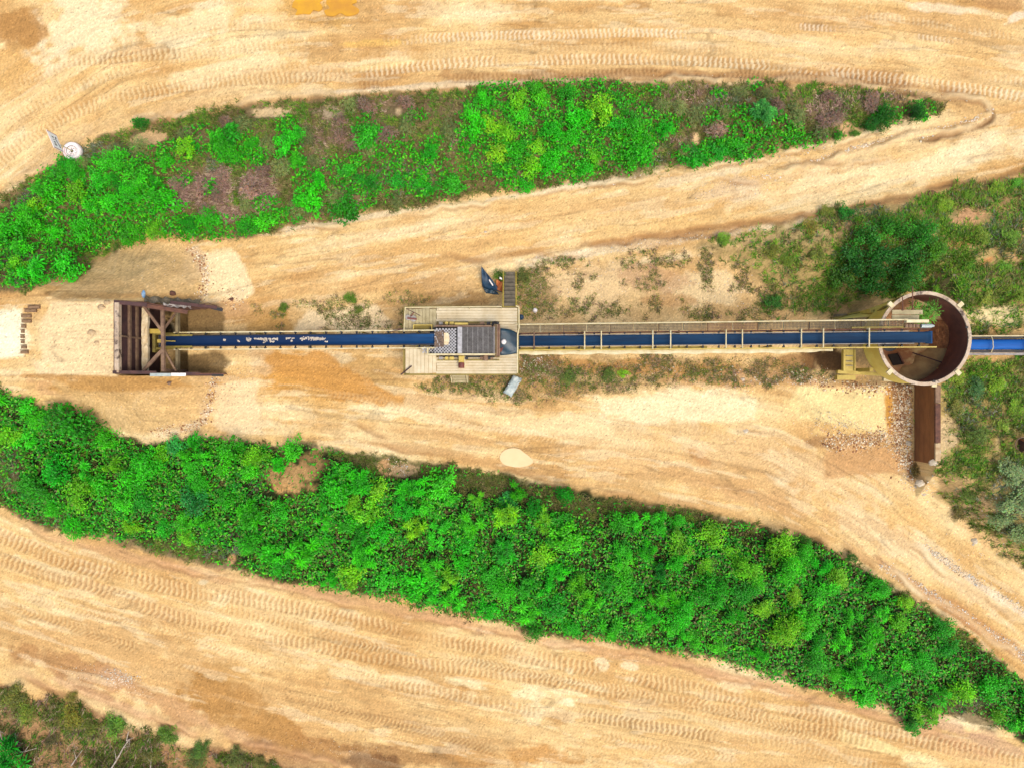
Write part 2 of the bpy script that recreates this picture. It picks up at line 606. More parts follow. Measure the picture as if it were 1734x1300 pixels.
def along(pts, px, py):       # arc length and signed offset from a line, in metres
    s0 = 0.0
    bs = np.full(px.shape, 1e9)
    S = np.zeros(px.shape)
    D = np.full(px.shape, 1e9)
    for i in range(len(pts) - 1):
        ax, ay = pts[i]
        bx, by = pts[i + 1]
        dx, dy = bx - ax, by - ay
        L = math.hypot(dx, dy)
        if L < 1e-6:
            continue
        t = np.clip(((px - ax) * dx + (py - ay) * dy) / (L * L), 0, 1)
        ex = px - ax - t * dx
        ey = py - ay - t * dy
        d = np.hypot(ex, ey)
        m = d < bs
        bs = np.where(m, d, bs)
        S = np.where(m, s0 + t * L, S)
        D = np.where(m, np.sign(dx * ey - dy * ex) * d, D)
        s0 += L
    return S / PPM, D / PPM, s0 / PPM


ROADS = [[(-150, 566), (60, 568), (220, 572)], [(-120, 360), (60, 230), (200, 140), (400, 95), (700, 75), (1000, 70), (1300, 80), (1500, 100), (1850, 150)],
         [(300, 470), (450, 440), (700, 400), (900, 365), (1100, 330), (1300, 290), (1500, 245), (1850, 180)],
         [(250, 690), (500, 690), (700, 710), (900, 730), (1100, 750), (1300, 790), (1450, 870), (1600, 980), (1850, 1150)],
         [(-120, 930), (100, 1010), (300, 1070), (500, 1120), (700, 1160), (900, 1195), (1200, 1240), (1500, 1290), (1850, 1350)]]

# patches of soil colour, a few of painted shade: px, py, rx, ry, turn, colour, strength
SOIL_AND_SHADE = [(640, 786, 74, 18, 5, (124, 122, 74), .85), (750, 806, 80, 20, 7, (124, 122, 74), .85), (850, 824, 80, 22, 8, (124, 122, 74), .85), (960, 846, 80, 22, 9, (124, 122, 74), .85), (1060, 858, 70, 16, 8, (122, 112, 70), .8), (1160, 872, 80, 13, 8, (122, 110, 66), .8), (320, 938, 110, 18, 12, (134, 120, 86), .8), (100, 882, 60, 14, 14, (124, 120, 76), .7), (10, 790, 26, 50, 0, (130, 128, 86), .7), (1640, 1200, 50, 22, 20, (140, 124, 90), .8), (250, 1130, 330, 80, 14, (224, 176, 112), .7), (600, 1200, 360, 70, 12, (232, 188, 124), .5), (1350, 40, 420, 60, 4, (234, 190, 124), .6), (950, 100, 400, 40, 0, (240, 202, 142), .5), (1050, 1250, 340, 50, 10, (238, 196, 130), .5), (1000, 350, 340, 40, -11, (240, 198, 132), .5), (1200, 790, 320, 50, 10, (238, 194, 134), .5), (560, 660, 120, 60, 14, (232, 184, 108), .5), (40, 60, 50, 60, 0, (204, 150, 82), .8), (30, 110, 90, 40, -20, (236, 186, 112), .6), (150, 40, 110, 60, -20, (252, 232, 190), .8),
        (300, 50, 160, 40, -6, (250, 228, 182), .7), (250, 20, 60, 25, 0, (236, 190, 120), .6), (380, 120, 160, 16, -12, (250, 226, 178), .6),
        (430, 70, 180, 18, -10, (248, 224, 176), .5), (550, 20, 80, 34, 0, (226, 176, 96), .9), (620, 75, 70, 9, -3, (244, 196, 104), .8),
        (680, 20, 90, 16, 0, (224, 180, 120), .6), (800, 20, 120, 22, 0, (246, 218, 172), .5), (640, 110, 80, 10, -6, (250, 222, 158), .7),
        (1100, 25, 200, 22, 0, (234, 196, 134), .6), (1080, 10, 30, 10, 0, (206, 156, 94), .7), (1300, 90, 180, 22, 3, (240, 206, 148), .5),
        (1250, 20, 70, 14, 10, (214, 164, 98), .6), (1460, 35, 120, 14, 6, (222, 172, 104), .6), (1620, 50, 140, 40, 6, (228, 184, 122), .5),
        (1700, 5, 60, 14, 4, (198, 148, 94), .7), (1590, 15, 60, 8, 5, (252, 236, 208), .5), (1720, 30, 30, 8, -30, (252, 240, 220), .6),
        (1400, 78, 120, 14, 5, (248, 220, 168), .5), (1650, 130, 120, 16, 8, (240, 200, 140), .5),
        (1100, 128, 480, 12, 0, (196, 146, 88), .75), (1500, 140, 140, 9, 6, (186, 134, 82), .6), (1700, 190, 70, 34, 10, (232, 186, 120), .6),
        (380, 160, 260, 14, -14, (232, 196, 142), .5), (700, 148, 180, 7, -4, (238, 220, 190), .7), (880, 140, 200, 5, -2, (236, 216, 180), .6),
        (80, 265, 90, 14, -35, (236, 200, 144), .6),
        # middle road, upper arm
        (380, 465, 44, 46, 0, (250, 224, 174), .9), (540, 430, 100, 16, -10, (246, 212, 152), .6), (700, 390, 180, 14, -9, (250, 222, 172), .7),
        (760, 420, 150, 22, -7, (236, 190, 122), .7), (1000, 350, 220, 24, -10, (240, 196, 130), .6), (1150, 330, 180, 18, -12, (236, 196, 136), .5),
        (1100, 385, 240, 14, -8, (240, 194, 122), .7), (1480, 300, 260, 30, -11, (251, 226, 178), .7), (1340, 330, 160, 26, -11, (250, 220, 168), .6),
        (1640, 255, 120, 20, -14, (250, 226, 180), .6), (1450, 250, 160, 10, -14, (240, 196, 134), .6), (1240, 325, 70, 22, -12, (226, 200, 170), .45),
        (1180, 300, 110, 10, -12, (240, 220, 190), .5), (1000, 312, 140, 8, -9, (244, 226, 196), .6), (600, 372, 180, 7, -9, (240, 222, 190), .6),
        (1300, 372, 460, 6, -8, (214, 160, 98), .6), (1100, 412, 260, 10, -8, (246, 224, 188), .6), (640, 480, 160, 20, -6, (236, 188, 122), .6),
        # tip area
        (20, 565, 44, 44, 0, (255, 246, 214), .9), (120, 570, 90, 50, 0, (242, 212, 158), .8), (130, 545, 60, 12, 0, (246, 226, 180), .5),
        (100, 630, 50, 22, 20, (246, 220, 176), .7), (110, 690, 60, 20, 30, (222, 182, 130), .6), (70, 655, 40, 14, 30, (226, 176, 122), .6),
        (250, 460, 90, 42, -6, (228, 190, 130), .6), (200, 490, 90, 14, 0, (204, 162, 104), .5), (160, 480, 50, 20, -30, (214, 176, 118), .6),
        (180, 425, 40, 16, -35, (236, 190, 122), .8), (260, 685, 100, 44, 0, (228, 192, 132), .8), (180, 665, 100, 14, 4, (212, 160, 84), .8),
        (280, 650, 80, 9, 2, (218, 168, 92), .8), (270, 405, 90, 9, 0, (232, 178, 108), .8), (330, 445, 16, 36, 8, (214, 190, 158), .7),
        (345, 690, 12, 34, -8, (220, 196, 164), .8), (300, 725, 60, 12, -14, (226, 204, 170), .7), (410, 700, 50, 50, 0, (240, 206, 156), .7),
        (330, 540, 46, 22, 0, (160, 130, 82), .7), (330, 612, 50, 20, 0, (164, 132, 84), .7), (264, 575, 30, 56, 0, (40, 34, 26), .95),  # shade between the wing walls and in the pit, painted into the ground
        (390, 560, 60, 40, 0, (222, 186, 132), .5), (440, 535, 60, 22, 0, (196, 148, 82), .7), (400, 520, 40, 20, 0, (224, 178, 128), .6),
        (580, 545, 90, 24, 0, (246, 218, 168), .85), (470, 550, 24, 20, 0, (186, 140, 74), .7),
        (490, 630, 70, 44, 10, (226, 166, 78), .95), (560, 660, 80, 34, 20, (228, 172, 88), .85), (600, 620, 60, 26, 10, (212, 166, 98), .7),
        (560, 605, 40, 12, 0, (226, 204, 164), .7), (440, 610, 34, 30, 0, (232, 198, 152), .6), (640, 640, 40, 30, 0, (206, 168, 104), .6),
        (700, 490, 60, 30, 0, (214, 166, 100), .6), (770, 475, 60, 30, 0, (226, 184, 128), .5), (790, 505, 60, 14, 0, (190, 140, 80), .6),
        (150, 640, 150, 6, 1, (204, 150, 78), .8), (230, 652, 110, 12, 3, (214, 160, 84), .8), (300, 660, 70, 30, 0, (222, 176, 108), .7), (160, 500, 130, 6, 0, (170, 126, 72), .7), (110, 500, 50, 12, -20, (236, 200, 146), .5),
        # middle road, lower arm
        (660, 690, 120, 22, 8, (252, 228, 176), .8), (500, 700, 60, 24, 8, (250, 222, 170), .6), (740, 690, 50, 16, 20, (232, 194, 142), .6),
        (900, 715, 160, 22, 4, (248, 220, 168), .7), (740, 735, 120, 10, 8, (226, 180, 118), .6), (700, 760, 180, 8, 7, (222, 180, 124), .5), (870, 790, 140, 14, 8, (222, 172, 108), .7),
        (905, 760, 60, 18, 20, (218, 168, 98), .6), (1000, 730, 120, 30, 4, (250, 222, 170), .7), (1120, 790, 220, 24, 9, (230, 186, 126), .6),
        (1150, 690, 130, 34, 0, (252, 230, 186), .8), (1150, 730, 60, 22, 0, (234, 198, 146), .5), (1260, 760, 120, 40, 14, (236, 196, 140), .6), (1180, 770, 24, 10, 40, (214, 150, 84), .5),
        (1400, 690, 70, 30, 10, (252, 226, 160), .9), (1480, 690, 26, 40, 0, (252, 228, 166), .9), (1505, 695, 7, 40, 0, (226, 164, 66), .9),
        (1440, 730, 60, 20, 10, (244, 206, 134), .8), (1440, 745, 90, 12, -4, (186, 138, 88), .7), (1525, 700, 14, 70, 0, (166, 118, 72), .8), (1460, 780, 80, 28, 0, (222, 170, 112), .8),
        (1340, 860, 170, 14, 16, (228, 180, 122), .6), (1400, 810, 100, 30, 30, (246, 214, 162), .7), (1480, 900, 150, 26, 32, (248, 218, 170), .8),
        (1600, 960, 150, 26, 36, (246, 214, 164), .7), (1560, 1000, 140, 9, 36, (206, 146, 92), .6), (1660, 1060, 130, 14, 35, (212, 156, 104), .6), (1660, 990, 120, 7, 34, (240, 220, 196), .6),
        (1250, 640, 150, 14, 0, (196, 144, 88), .5), (1050, 622, 200, 14, 0, (204, 148, 78), .75), (1310, 640, 120, 12, 3, (214, 168, 118), .5), (1400, 612, 44, 24, 0, (112, 78, 46), .95), (1340, 612, 50, 14, 0, (176, 128, 76), .7),
        (910, 620, 40, 26, 0, (140, 104, 64), .7), (1460, 655, 70, 12, 3, (190, 146, 104), .6), (1550, 790, 20, 40, 0, (196, 146, 92), .6), (1570, 600, 60, 60, 0, (120, 84, 54), .7),
        # bank above the long conveyor
        (1000, 480, 90, 34, 0, (240, 206, 154), .8), (1200, 490, 80, 36, 0, (244, 214, 162), .85), (1100, 470, 60, 26, 0, (206, 160, 116), .6), (1130, 510, 60, 10, 0, (214, 164, 104), .7), (900, 500, 40, 40, 0, (150, 118, 74), .6),
        (1150, 435, 60, 14, -6, (248, 224, 180), .7), (950, 435, 60, 12, -10, (240, 222, 190), .6), (1280, 410, 70, 14, -10, (226, 188, 134), .6), (1340, 515, 40, 30, 0, (222, 178, 118), .6),
        (1640, 370, 40, 16, -36, (232, 176, 126), .9), (1580, 395, 16, 12, 0, (222, 164, 112), .8), (1620, 415, 36, 12, -30, (226, 158, 100), .8), (1675, 440, 22, 12, -20, (230, 156, 92), .8), (1700, 350, 20, 16, 0, (232, 180, 122), .7),
        (1720, 435, 18, 12, 0, (236, 180, 130), .7), (1690, 480, 60, 14, 0, (214, 178, 112), .7), (1690, 535, 60, 18, 0, (244, 222, 168), .9), (1620, 540, 30, 20, 0, (240, 214, 156), .8), (1430, 385, 30, 14, -10, (226, 176, 122), .7),
        # right lower terrace
        (1605, 740, 24, 44, 0, (226, 196, 148), .9), (1620, 820, 40, 26, 20, (214, 172, 120), .7), (1655, 860, 40, 30, 20, (220, 176, 128), .8), (1690, 750, 10, 40, 8, (226, 196, 140), .6), (1700, 930, 50, 20, 30, (232, 186, 126), .7), (1670, 910, 60, 14, 36, (240, 196, 136), .8),
        # islands: bare places
        (450, 192, 44, 10, 0, (240, 206, 154), .9), (560, 190, 30, 14, 0, (214, 190, 158), .7), (675, 187, 14, 12, 0, (236, 204, 158), .9), (255, 234, 36, 12, -8, (236, 194, 138), .9), (240, 250, 12, 10, 40, (236, 190, 132), .8), (700, 180, 80, 20, 0, (160, 128, 100), .6),
        (1435, 215, 14, 12, 0, (232, 186, 134), .8), (1178, 238, 9, 14, 0, (238, 200, 148), .9), (1470, 205, 14, 8, 0, (220, 170, 122), .6), (1290, 260, 20, 6, 0, (226, 184, 134), .6),
        (500, 812, 54, 34, 14, (222, 174, 112), .85), (530, 780, 34, 22, 0, (200, 156, 100), .75), (475, 830, 24, 16, 0, (228, 174, 108), .9), (650, 790, 11, 14, 0, (226, 174, 120), .9), (685, 795, 26, 14, 10, (226, 186, 140), .8), (392, 945, 9, 12, 0, (232, 176, 122), .9),
        # bottom road
        (80, 960, 90, 9, 16, (250, 226, 176), .7), (130, 985, 120, 10, 14, (248, 220, 168), .7), (300, 1040, 140, 10, 14, (240, 202, 144), .6), (60, 1020, 80, 18, 12, (250, 220, 158), .6), (40, 1080, 70, 24, 10, (222, 176, 112), .7),
        (90, 1120, 120, 22, 12, (200, 148, 92), .8), (45, 1125, 34, 8, 12, (214, 168, 110), .8), (200, 1150, 40, 16, 14, (216, 190, 166), .7), (260, 1180, 160, 20, 22, (216, 164, 112), .7), (180, 1185, 160, 9, 22, (234, 190, 144), .7), (130, 1155, 100, 8, 24, (196, 148, 102), .6),
        (370, 1180, 80, 44, 20, (202, 148, 76), .9), (450, 1230, 80, 30, 24, (206, 150, 76), .85), (400, 1140, 60, 20, 12, (216, 168, 98), .7), (560, 1270, 110, 22, 14, (198, 142, 80), .7), (420, 1250, 120, 12, 22, (226, 180, 130), .7), (500, 1285, 120, 14, 16, (176, 124, 76), .6),
        (700, 1280, 170, 26, 6, (186, 136, 80), .75), (630, 1292, 80, 16, 6, (140, 98, 62), .7), (900, 1280, 130, 20, 0, (218, 160, 86), .8), (830, 1250, 60, 40, 14, (220, 182, 124), .5),
        (650, 1150, 200, 14, 10, (252, 224, 170), .7), (560, 1120, 120, 12, 12, (250, 220, 164), .6), (480, 1090, 100, 14, 10, (244, 206, 146), .5), (380, 1010, 14, 6, 0, (254, 236, 190), .9), (375, 1018, 22, 10, 0, (252, 230, 178), .8), (345, 985, 9, 5, 0, (254, 238, 196), .9),
        (905, 1120, 50, 9, 10, (252, 228, 176), .8), (895, 1175, 40, 12, 6, (252, 230, 180), .9), (960, 1188, 22, 9, 10, (253, 234, 188), .9), (1018, 1123, 15, 11, 30, (254, 236, 196), .65), (1066, 1127, 16, 7, 12, (254, 236, 196), .6), (1066, 1150, 13, 5, 10, (254, 234, 190), .9), (965, 1135, 12, 8, 10, (253, 232, 184), .8),
        (990, 1160, 60, 6, 14, (254, 236, 186), .8), (900, 1205, 26, 18, 0, (250, 226, 176), .7), (780, 1155, 50, 8, 14, (253, 232, 182), .7), (950, 1215, 26, 20, 0, (216, 164, 96), .7), (1080, 1190, 180, 8, 12, (224, 176, 110), .6),
        (1150, 1210, 140, 8, 12, (250, 222, 166), .6), (1500, 1265, 90, 14, 18, (253, 228, 160), .85), (1430, 1215, 60, 12, 18, (252, 226, 168), .7), (1560, 1290, 60, 14, 16, (252, 228, 170), .8), (1300, 1270, 180, 24, 10, (236, 194, 130), .6), (1150, 1280, 90, 12, 8, (240, 202, 140), .5), (1650, 1280, 100, 12, 16, (236, 188, 130), .6), (1600, 1250, 90, 10, 18, (226, 176, 130), .6),
        (1000, 1100, 180, 9, 10, (226, 176, 128), .55), (600, 1015, 250, 9, 12, (228, 178, 128), .6), (250, 950, 200, 9, 14, (230, 182, 132), .6), (1300, 1165, 240, 9, 14, (228, 178, 130), .55),
        (1600, 1225, 60, 12, 20, (212, 168, 136), .7), (1690, 1260, 60, 12, 20, (216, 172, 134), .7)]

# soil and painted shade areas with their own outline: colour, strength, roughness of the edge, points
AREAS = [((146, 116, 72), .85, .3, [(296, 522), (364, 521), (384, 540), (376, 562), (296, 562)]), ((128, 102, 64), .85, .3, [(296, 594), (372, 596), (392, 612), (380, 632), (296, 632)]),  # shade on the ground between the wing walls, painted as colour
         ((230, 192, 132), .7, .5, [(88, 508), (105, 475), (170, 440), (235, 410), (300, 408), (335, 440), (346, 480), (342, 512), (200, 509)]),
         ((224, 184, 124), .75, .5, [(90, 640), (200, 638), (300, 640), (362, 640), (356, 690), (322, 722), (240, 737), (170, 727), (120, 690)]),
         ((208, 154, 80), .75, .35, [(92, 638), (196, 637), (300, 640), (330, 655), (240, 660), (160, 664), (120, 662)]),
         ((204, 160, 100), .7, .3, [(92, 507), (110, 494), (180, 496), (260, 492), (330, 498), (345, 512), (200, 508)]),
         ((246, 216, 168), .85, .12, [(86, 511), (196, 509), (198, 636), (92, 635), (70, 600), (66, 550)]),
         ((255, 244, 212), .8, .12, [(-40, 524), (38, 522), (42, 604), (-40, 612)]),
         ((252, 226, 178), .9, .25, [(346, 428), (400, 424), (420, 455), (433, 498), (405, 512), (346, 486)]),
         ((248, 218, 172), .7, .3, [(362, 650), (436, 645), (442, 735), (392, 736), (356, 720)]),
         ((224, 162, 78), .88, .6, [(432, 592), (560, 594), (600, 628), (690, 668), (690, 690), (600, 684), (530, 660), (470, 640), (445, 615)]),
         ((204, 156, 84), .8, .3, [(418, 548), (480, 520), (498, 552), (496, 562), (415, 563)]),
         ((206, 154, 86), .72, .8, [(330, 1150), (424, 1138), (440, 1180), (475, 1222), (545, 1272), (470, 1268), (360, 1218)]),
         ((253, 228, 164), .9, .25, [(1345, 652), (1500, 654), (1504, 738), (1450, 728), (1390, 712), (1352, 680)]),
         ((224, 160, 64), .9, .12, [(1500, 655), (1510, 655), (1511, 736), (1502, 736)]),
         ((222, 172, 114), .8, .3, [(1390, 762), (1440, 758), (1525, 752), (1530, 800), (1400, 805)]),
         ((252, 230, 184), .75, .4, [(1010, 672), (1200, 665), (1290, 672), (1280, 712), (1120, 718), (1020, 705)]),
         ((248, 222, 178), .75, .4, [(500, 540), (520, 525), (560, 520), (640, 512), (668, 545), (664, 560), (498, 562)]),
         ((206, 152, 84), .8, .4, [(-40, 10), (40, 20), (80, 45), (84, 60), (50, 82), (20, 66), (-40, 70)]),
         ((232, 184, 112), .6, .5, [(-40, 90), (40, 82), (70, 110), (30, 150), (-40, 175)])]

# tyre tracks: kind, width (m), tread pitch (m), ridge colour, groove colour, strength, points
TRACKS = [('lug', .6, .34, (250, 222, 170), (212, 166, 106), .45, [(0, 150), (90, 120), (180, 84), (300, 60), (420, 44), (520, 40)]),
          ('lug', .6, .33, (250, 222, 170), (212, 166, 106), .4, [(620, 98), (760, 92), (900, 82), (1060, 78), (1200, 84), (1350, 96)]),
          ('chev', .5, .3, (250, 222, 170), (208, 160, 100), .5, [(20, 1000), (140, 1036), (260, 1060), (380, 1100), (480, 1140)]),
          ('lug', .7, .36, (250, 218, 162), (206, 158, 98), .5, [(80, 925), (220, 965), (360, 1020), (500, 1060), (640, 1104), (780, 1160)]),
          ('lug', .65, .35, (250, 222, 168), (204, 156, 98), .45, [(1180, 1240), (1300, 1252), (1420, 1280), (1520, 1310)]),
          ('chev', .5, .3, (248, 218, 166), (218, 174, 118), .4, [(1080, 700), (1200, 730), (1320, 790), (1420, 870), (1520, 950)]),
          ('chev', .5, .28, (250, 222, 174), (222, 182, 126), .4, [(900, 400), (1050, 372), (1200, 342), (1350, 312)]),
          ('lug', .75, .36, (250, 226, 176), (196, 148, 92), .8, [(100, 103), (160, 101), (230, 96), (330, 88)]),
          ('lug', .6, .34, (250, 228, 180), (206, 160, 100), .5, [(0, 215), (60, 180), (140, 145), (240, 112), (320, 96), (420, 82), (520, 76)]),
          ('lug', .85, .34, (250, 224, 172), (206, 158, 98), .75, [(-20, 290), (60, 227), (150, 182), (250, 156), (360, 140), (480, 131), (610, 125)]),
          ('lug', .6, .34, (246, 216, 164), (202, 154, 96), .5, [(330, 130), (450, 118), (600, 116), (700, 112)]),
          ('lug', .6, .3, (208, 164, 112), (160, 114, 68), .8, [(560, 149), (700, 139), (850, 131), (1000, 126), (1150, 123), (1300, 128), (1450, 134), (1560, 146)]),
          ('lug', .6, .32, (255, 246, 224), (220, 172, 108), .75, [(640, 72), (720, 66), (800, 62), (900, 60), (1000, 58), (1100, 57), (1180, 61)]),
          ('lug', .7, .36, (255, 240, 208), (202, 150, 88), .8, [(600, 126), (700, 114), (800, 106), (950, 102), (1100, 102), (1250, 108), (1400, 120), (1550, 138), (1640, 150), (1750, 168)]),
          ('lug', .45, .3, (250, 240, 224), (170, 140, 110), .8, [(1310, 44), (1360, 46), (1420, 50), (1480, 55)]),
          ('lug', .35, .3, (250, 240, 220), (186, 146, 104), .7, [(1510, 58), (1560, 63), (1620, 71), (1710, 82)]),
          ('lug', .5, .32, (246, 226, 186), (206, 160, 104), .5, [(1380, 18), (1500, 30), (1620, 48), (1734, 66)]),
          ('lug', .6, .36, (255, 242, 214), (214, 166, 106), .6, [(1640, 125), (1700, 133), (1760, 142)]),
          ('lug', .95, .37, (250, 216, 160), (196, 144, 88), .85, [(-20, 897), (100, 945), (200, 976), (330, 1001), (430, 1016), (560, 1041), (700, 1071), (850, 1101), (1000, 1131), (1150, 1161), (1300, 1191), (1450, 1226), (1600, 1261), (1760, 1296)]),
          ('lug', .85, .37, (246, 206, 146), (190, 138, 82), .85, [(-20, 938), (60, 966), (150, 990), (250, 1028), (330, 1052), (420, 1072)]),
          ('lug', .8, .37, (250, 216, 158), (190, 138, 82), .8, [(380, 1060), (500, 1085), (600, 1107), (750, 1128), (900, 1146), (1000, 1163), (1100, 1180), (1250, 1205), (1400, 1238), (1500, 1262)]),
          ('chev', .6, .3, (252, 226, 172), (200, 150, 92), .7, [(560, 1084), (700, 1103), (830, 1125), (960, 1152), (1080, 1172), (1200, 1198), (1320, 1230), (1420, 1262)]),
          ('lug', .7, .36, (250, 220, 166), (196, 146, 88), .7, [(580, 1138), (680, 1160), (780, 1178), (860, 1194), (930, 1212)]),
          ('lug', .75, .36, (246, 212, 156), (168, 122, 70), .95, [(965, 1206), (1050, 1220), (1140, 1235), (1230, 1249)]),
          ('chev', .7, .32, (240, 202, 142), (190, 142, 84), .6, [(0, 1020), (100, 1052), (200, 1087), (280, 1115), (360, 1135)]),
          ('chev', .55, .3, (226, 186, 126), (170, 124, 74), .65, [(440, 1165), (560, 1195), (650, 1222), (760, 1250), (860, 1280)]),
          ('chev', .55, .3, (234, 194, 134), (180, 132, 80), .55, [(600, 1205), (700, 1228), (830, 1262), (900, 1290)]),
          ('chev', .6, .32, (250, 220, 164), (204, 156, 96), .55, [(1000, 1240), (1100, 1262), (1250, 1285), (1400, 1310)]),
          ('lug', .6, .34, (244, 208, 150), (204, 156, 98), .5, [(400, 1030), (520, 1062), (640, 1094)]),
          ('lug', .7, .36, (246, 210, 150), (200, 152, 94), .45, [(1100, 1195), (1250, 1228), (1400, 1266), (1500, 1300)]),
          ('chev', .55, .3, (246, 216, 164), (216, 172, 116), .5, [(480, 655), (600, 672), (700, 694), (800, 716), (900, 738), (980, 748)]),
          ('chev', .5, .3, (248, 218, 168), (220, 178, 122), .4, [(1000, 752), (1100, 755), (1200, 768)]),
          ('chev', .5, .28, (250, 222, 174), (220, 180, 126), .45, [(480, 432), (600, 405), (700, 388), (800, 378), (900, 366)]),
          ('chev', .5, .28, (250, 222, 174), (224, 184, 130), .4, [(1350, 300), (1450, 282), (1560, 262)]),
          ('chev', .55, .28, (240, 198, 136), (214, 164, 98), .5, [(600, 600), (620, 640), (640, 670), (690, 690)])]

# low ridges and ruts left by the grader: points, width, height, colour, strength
RIDGES = [([(1240, 134), (1360, 138), (1480, 149), (1580, 162), (1655, 172), (1680, 186), (1672, 206), (1610, 226), (1530, 244)], .3, -.15, (140, 98, 58), .85),
          ([(1690, 296), (1560, 330), (1400, 364), (1250, 386), (1100, 404), (960, 424)], .28, -.10, (176, 126, 74), .6), ([(860, 137), (1050, 128), (1200, 126), (1350, 134), (1480, 143), (1600, 157), (1670, 170)], .4, -.10, (172, 120, 68), .85),
          ([(1400, 146), (1520, 157), (1620, 172), (1668, 186)], .25, -.06, (120, 86, 56), .7), ([(870, 138), (1050, 131), (1300, 133), (1450, 142), (1560, 156), (1640, 166), (1672, 180), (1672, 196), (1640, 210), (1560, 228), (1460, 252), (1380, 276), (1290, 300)], .5, .18, (244, 218, 172), .6),
          ([(720, 440), (880, 428), (1000, 412), (1100, 398), (1250, 380), (1400, 360), (1560, 325), (1734, 290), (1800, 278)], .35, -.08, (196, 146, 88), .7),
          ([(880, 443), (1000, 425), (1120, 405), (1300, 384)], .3, -.06, (206, 156, 98), .6),
          ([(0, 330), (60, 286), (110, 252), (200, 214), (330, 186), (480, 166), (700, 150), (870, 141)], .5, .10, (236, 204, 160), .5),
          ([(1480, 955), (1560, 1000), (1640, 1050), (1734, 1115)], .45, .12, (252, 232, 192), .7),
          ([(1520, 910), (1600, 960), (1680, 1015), (1760, 1062)], .5, .08, (250, 230, 190), .65),
          ([(480, 394), (600, 372), (760, 350), (900, 328), (1060, 308), (1200, 282), (1330, 264), (1430, 236), (1540, 216)], .35, .1, (248, 228, 186), .6),
          ([(0, 868), (120, 912), (260, 946), (400, 976), (560, 1012), (760, 1052), (900, 1080), (1100, 1108), (1300, 1158), (1500, 1212), (1650, 1262)], .5, .08, (226, 172, 126), .5),
          ([(0, 1138), (100, 1160), (200, 1190), (300, 1225), (400, 1250), (500, 1275), (620, 1300)], .5, .16, (224, 172, 124), .6),
          ([(20, 1150), (120, 1172), (220, 1206), (330, 1242)], .3, -.08, (176, 126, 84), .5),
          ([(80, 660), (130, 690), (160, 720)], .5, .14, (232, 184, 130), .5),
          ([(600, 745), (760, 765), (900, 800), (1060, 838), (1250, 868), (1400, 915), (1520, 985)], .4, .05, (216, 168, 114), .5),
          ([(1330, 290), (1450, 262), (1560, 240), (1640, 215)], .3, -.05, (212, 164, 110), .5),
          ([(1180, 310), (1300, 300), (1400, 285), (1520, 262)], .3, .06, (226, 196, 160), .5),
          ([(560, 712), (640, 728), (760, 748)], .3, -.05, (214, 166, 108), .5)]

# ground tones below the plants: outline name, soil colour
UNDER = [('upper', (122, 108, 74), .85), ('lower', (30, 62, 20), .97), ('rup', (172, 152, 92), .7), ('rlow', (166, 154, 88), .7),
         ('bleft', (168, 122, 82), .8), ('mweed', (170, 128, 70), .5), ('mtop', (210, 172, 118), .35), ('mleft', (196, 154, 98), .35)]


